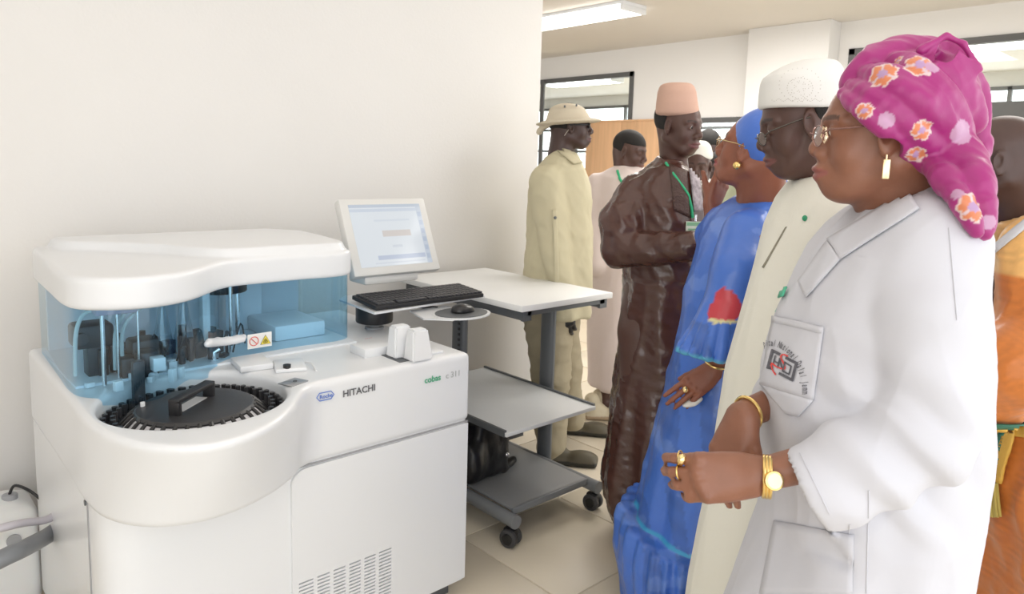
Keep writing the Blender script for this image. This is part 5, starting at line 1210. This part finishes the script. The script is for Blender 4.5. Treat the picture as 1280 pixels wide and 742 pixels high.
onlooker('dark-haired person in a green top, half hidden beside the woman in blue', (905, 450), 5.3, (899, 212), AZL-R(40), R(10), 'deeper', [(228, 890, 914, .08), (234, 880, 922, .13), (242, 872, 930, .17), (268, 870, 932, .18), (330, 870, 932, .18), (430, 868, 934, .2)], mat('moss_green', (.17, .20, .12), .85), seed=8, rname='shirt')
onlooker('bareheaded man in a pale olive shirt hidden behind the woman in blue', (925, 450), 4.2, (935, 205), AZL, R(0), 'deep', [(228, 915, 945, .08), (236, 908, 955, .13), (246, 903, 968, .17), (280, 900, 975, .18), (340, 900, 975, .18), (480, 900, 975, .2)], mat('pale_olive', (.50, .54, .38), .85), seed=9, rname='shirt')

# ---- man in the orange robe at the right edge
D = 2.06; a7 = AZL+R(-28)
p7 = person((2.5, .5), 'man in an orange robe with gold yoke and tasselled belt at the right edge')
F = Field(); hc7 = A(1247, 203, D); H7 = Head(F, hc7, a7, R(5), 0, 1.04, full=1.08, neck=A(1275, 275, D+.02), nr=.064)
b0 = A(1285, 742, D); simple_body(F, (b0[0], b0[1]), a7, A(1275, 270, D), elb=[A(1300, 420, D-.20), A(1300, 410, D+.16)], wr=[A(1262, 455, D-.22), A(1262, 450, D+.06)], sh=[A(1305, 310, D-.2), A(1290, 310, D+.2)])
bc7 = np.array(SK['deeper'])*1.15
F.build('body', M_skin, p7, h=.014, fine=H7.fine(.0042), col=lambda V, N_: H7.paint(V, np.tile(bc7, (len(V), 1)), bc7))
M_or = mat('orange_damask', (1, 1, 1), .38, attr=True, bump=.002, bscale=22, sheen=.2)
F = Field()
F.loft(rows_px([(268, 1238, 1310, .10), (280, 1222, 1330, .16), (300, 1215, 1345, .20), (350, 1213, 1350, .21), (420, 1214, 1350, .20), (500, 1216, 1345, .19), (533, 1220, 1340, .18), (560, 1216, 1345, .19), (640, 1210, 1350, .22), (742, 1206, 1360, .25), (880, 1200, 1370, .28)], D, 1), k=.02, fold=fold_fn([(8, .03, .3, 1.3), (14, .015, .3, 1.2)], 41), pw=2.1)
F.chain([A(1300, 315, D-.20), A(1300, 420, D-.24), A(1268, 455, D-.26), A(1240, 480, D-.2)], [.09, .09, .10, .10], .04)
F.chain([A(1290, 315, D+.18), A(1300, 415, D+.18), A(1262, 455, D+.06)], [.09, .09, .08], .03)
F.ell(A(1268, 262, D), (.075, .075, .05), None, .01, 's')
def or_c(V, N_):
    c = np.tile(np.array((.52, .155, .022)), (len(V), 1)); y = (V-A(1260, 330, D))@UP; x = (V-A(1255, 330, D))@RT
    m_ = (y > -.0) & (y < .2) & ((V-A(1255, 330, D))@AW < .1); c[m_] = (.72, .40, .13); c *= (1+.12*np.sin(V@RT*260)*np.sin(V[:, 2]*260))[:, None]; return c
orb = F.build('robe', M_or, p7, h=.010, disp=lambda V, N_: .010*folds(V, UP+RT*.3, 13, .25, 51)+.004*folds(V, RT+UP*.5, 26, .4, 3), col=or_c)
ot = bvh(orb)
patch('white_strap', ot, [(1229, 318), (1233, 326), (1290, 280), (1288, 270)], M_coat, p7, off=.006, th=.004, n=(3, 14))
patch('belt', ot, [(1228, 529), (1300, 531), (1300, 545), (1228, 541)], mat('belt_gold', (.60, .36, .06), .4, bump=.001, bscale=150), p7, off=.008, th=.008, n=(12, 4))
patch('belt', ot, [(1228, 525), (1300, 527), (1300, 532), (1228, 530)], mat('belt_green', (.02, .13, .08), .5), p7, off=.009, th=.006, n=(12, 2))
patch('belt_tail', ot, [(1262, 532), (1275, 535), (1257, 602), (1246, 600)], mat('belt_gold'), p7, off=.014, th=.008, n=(4, 14))
patch('belt_tail', ot, [(1257, 532), (1264, 535), (1249, 600), (1242, 598)], mat('belt_green'), p7, off=.016, th=.006, n=(2, 14))
ts = MB(); c_ = drape(ot, 1247, 600, .022); ts.ball(c_, .014)
for k in range(30):
    u_ = (k/29-.5)*2; o_ = .016+.010*random.random(); P_ = [drape(ot, 1247+u_*5, 602, o_), drape(ot, 1246+u_*8, 622, o_), drape(ot, 1245+u_*12, 642+3*random.random(), o_)]
    if all(p is not None for p in P_): ts.tube(P_, .0028, n=5)
ts.build('tassel', mat('tassel_gold', (.42, .33, .08), .5), p7)
for s_ in (1, -1): shoe((b0[0]+s_*.08, b0[1]+s_*.07, 0), a7, (.1, .05, .03), (.03, .03, .03), p7)
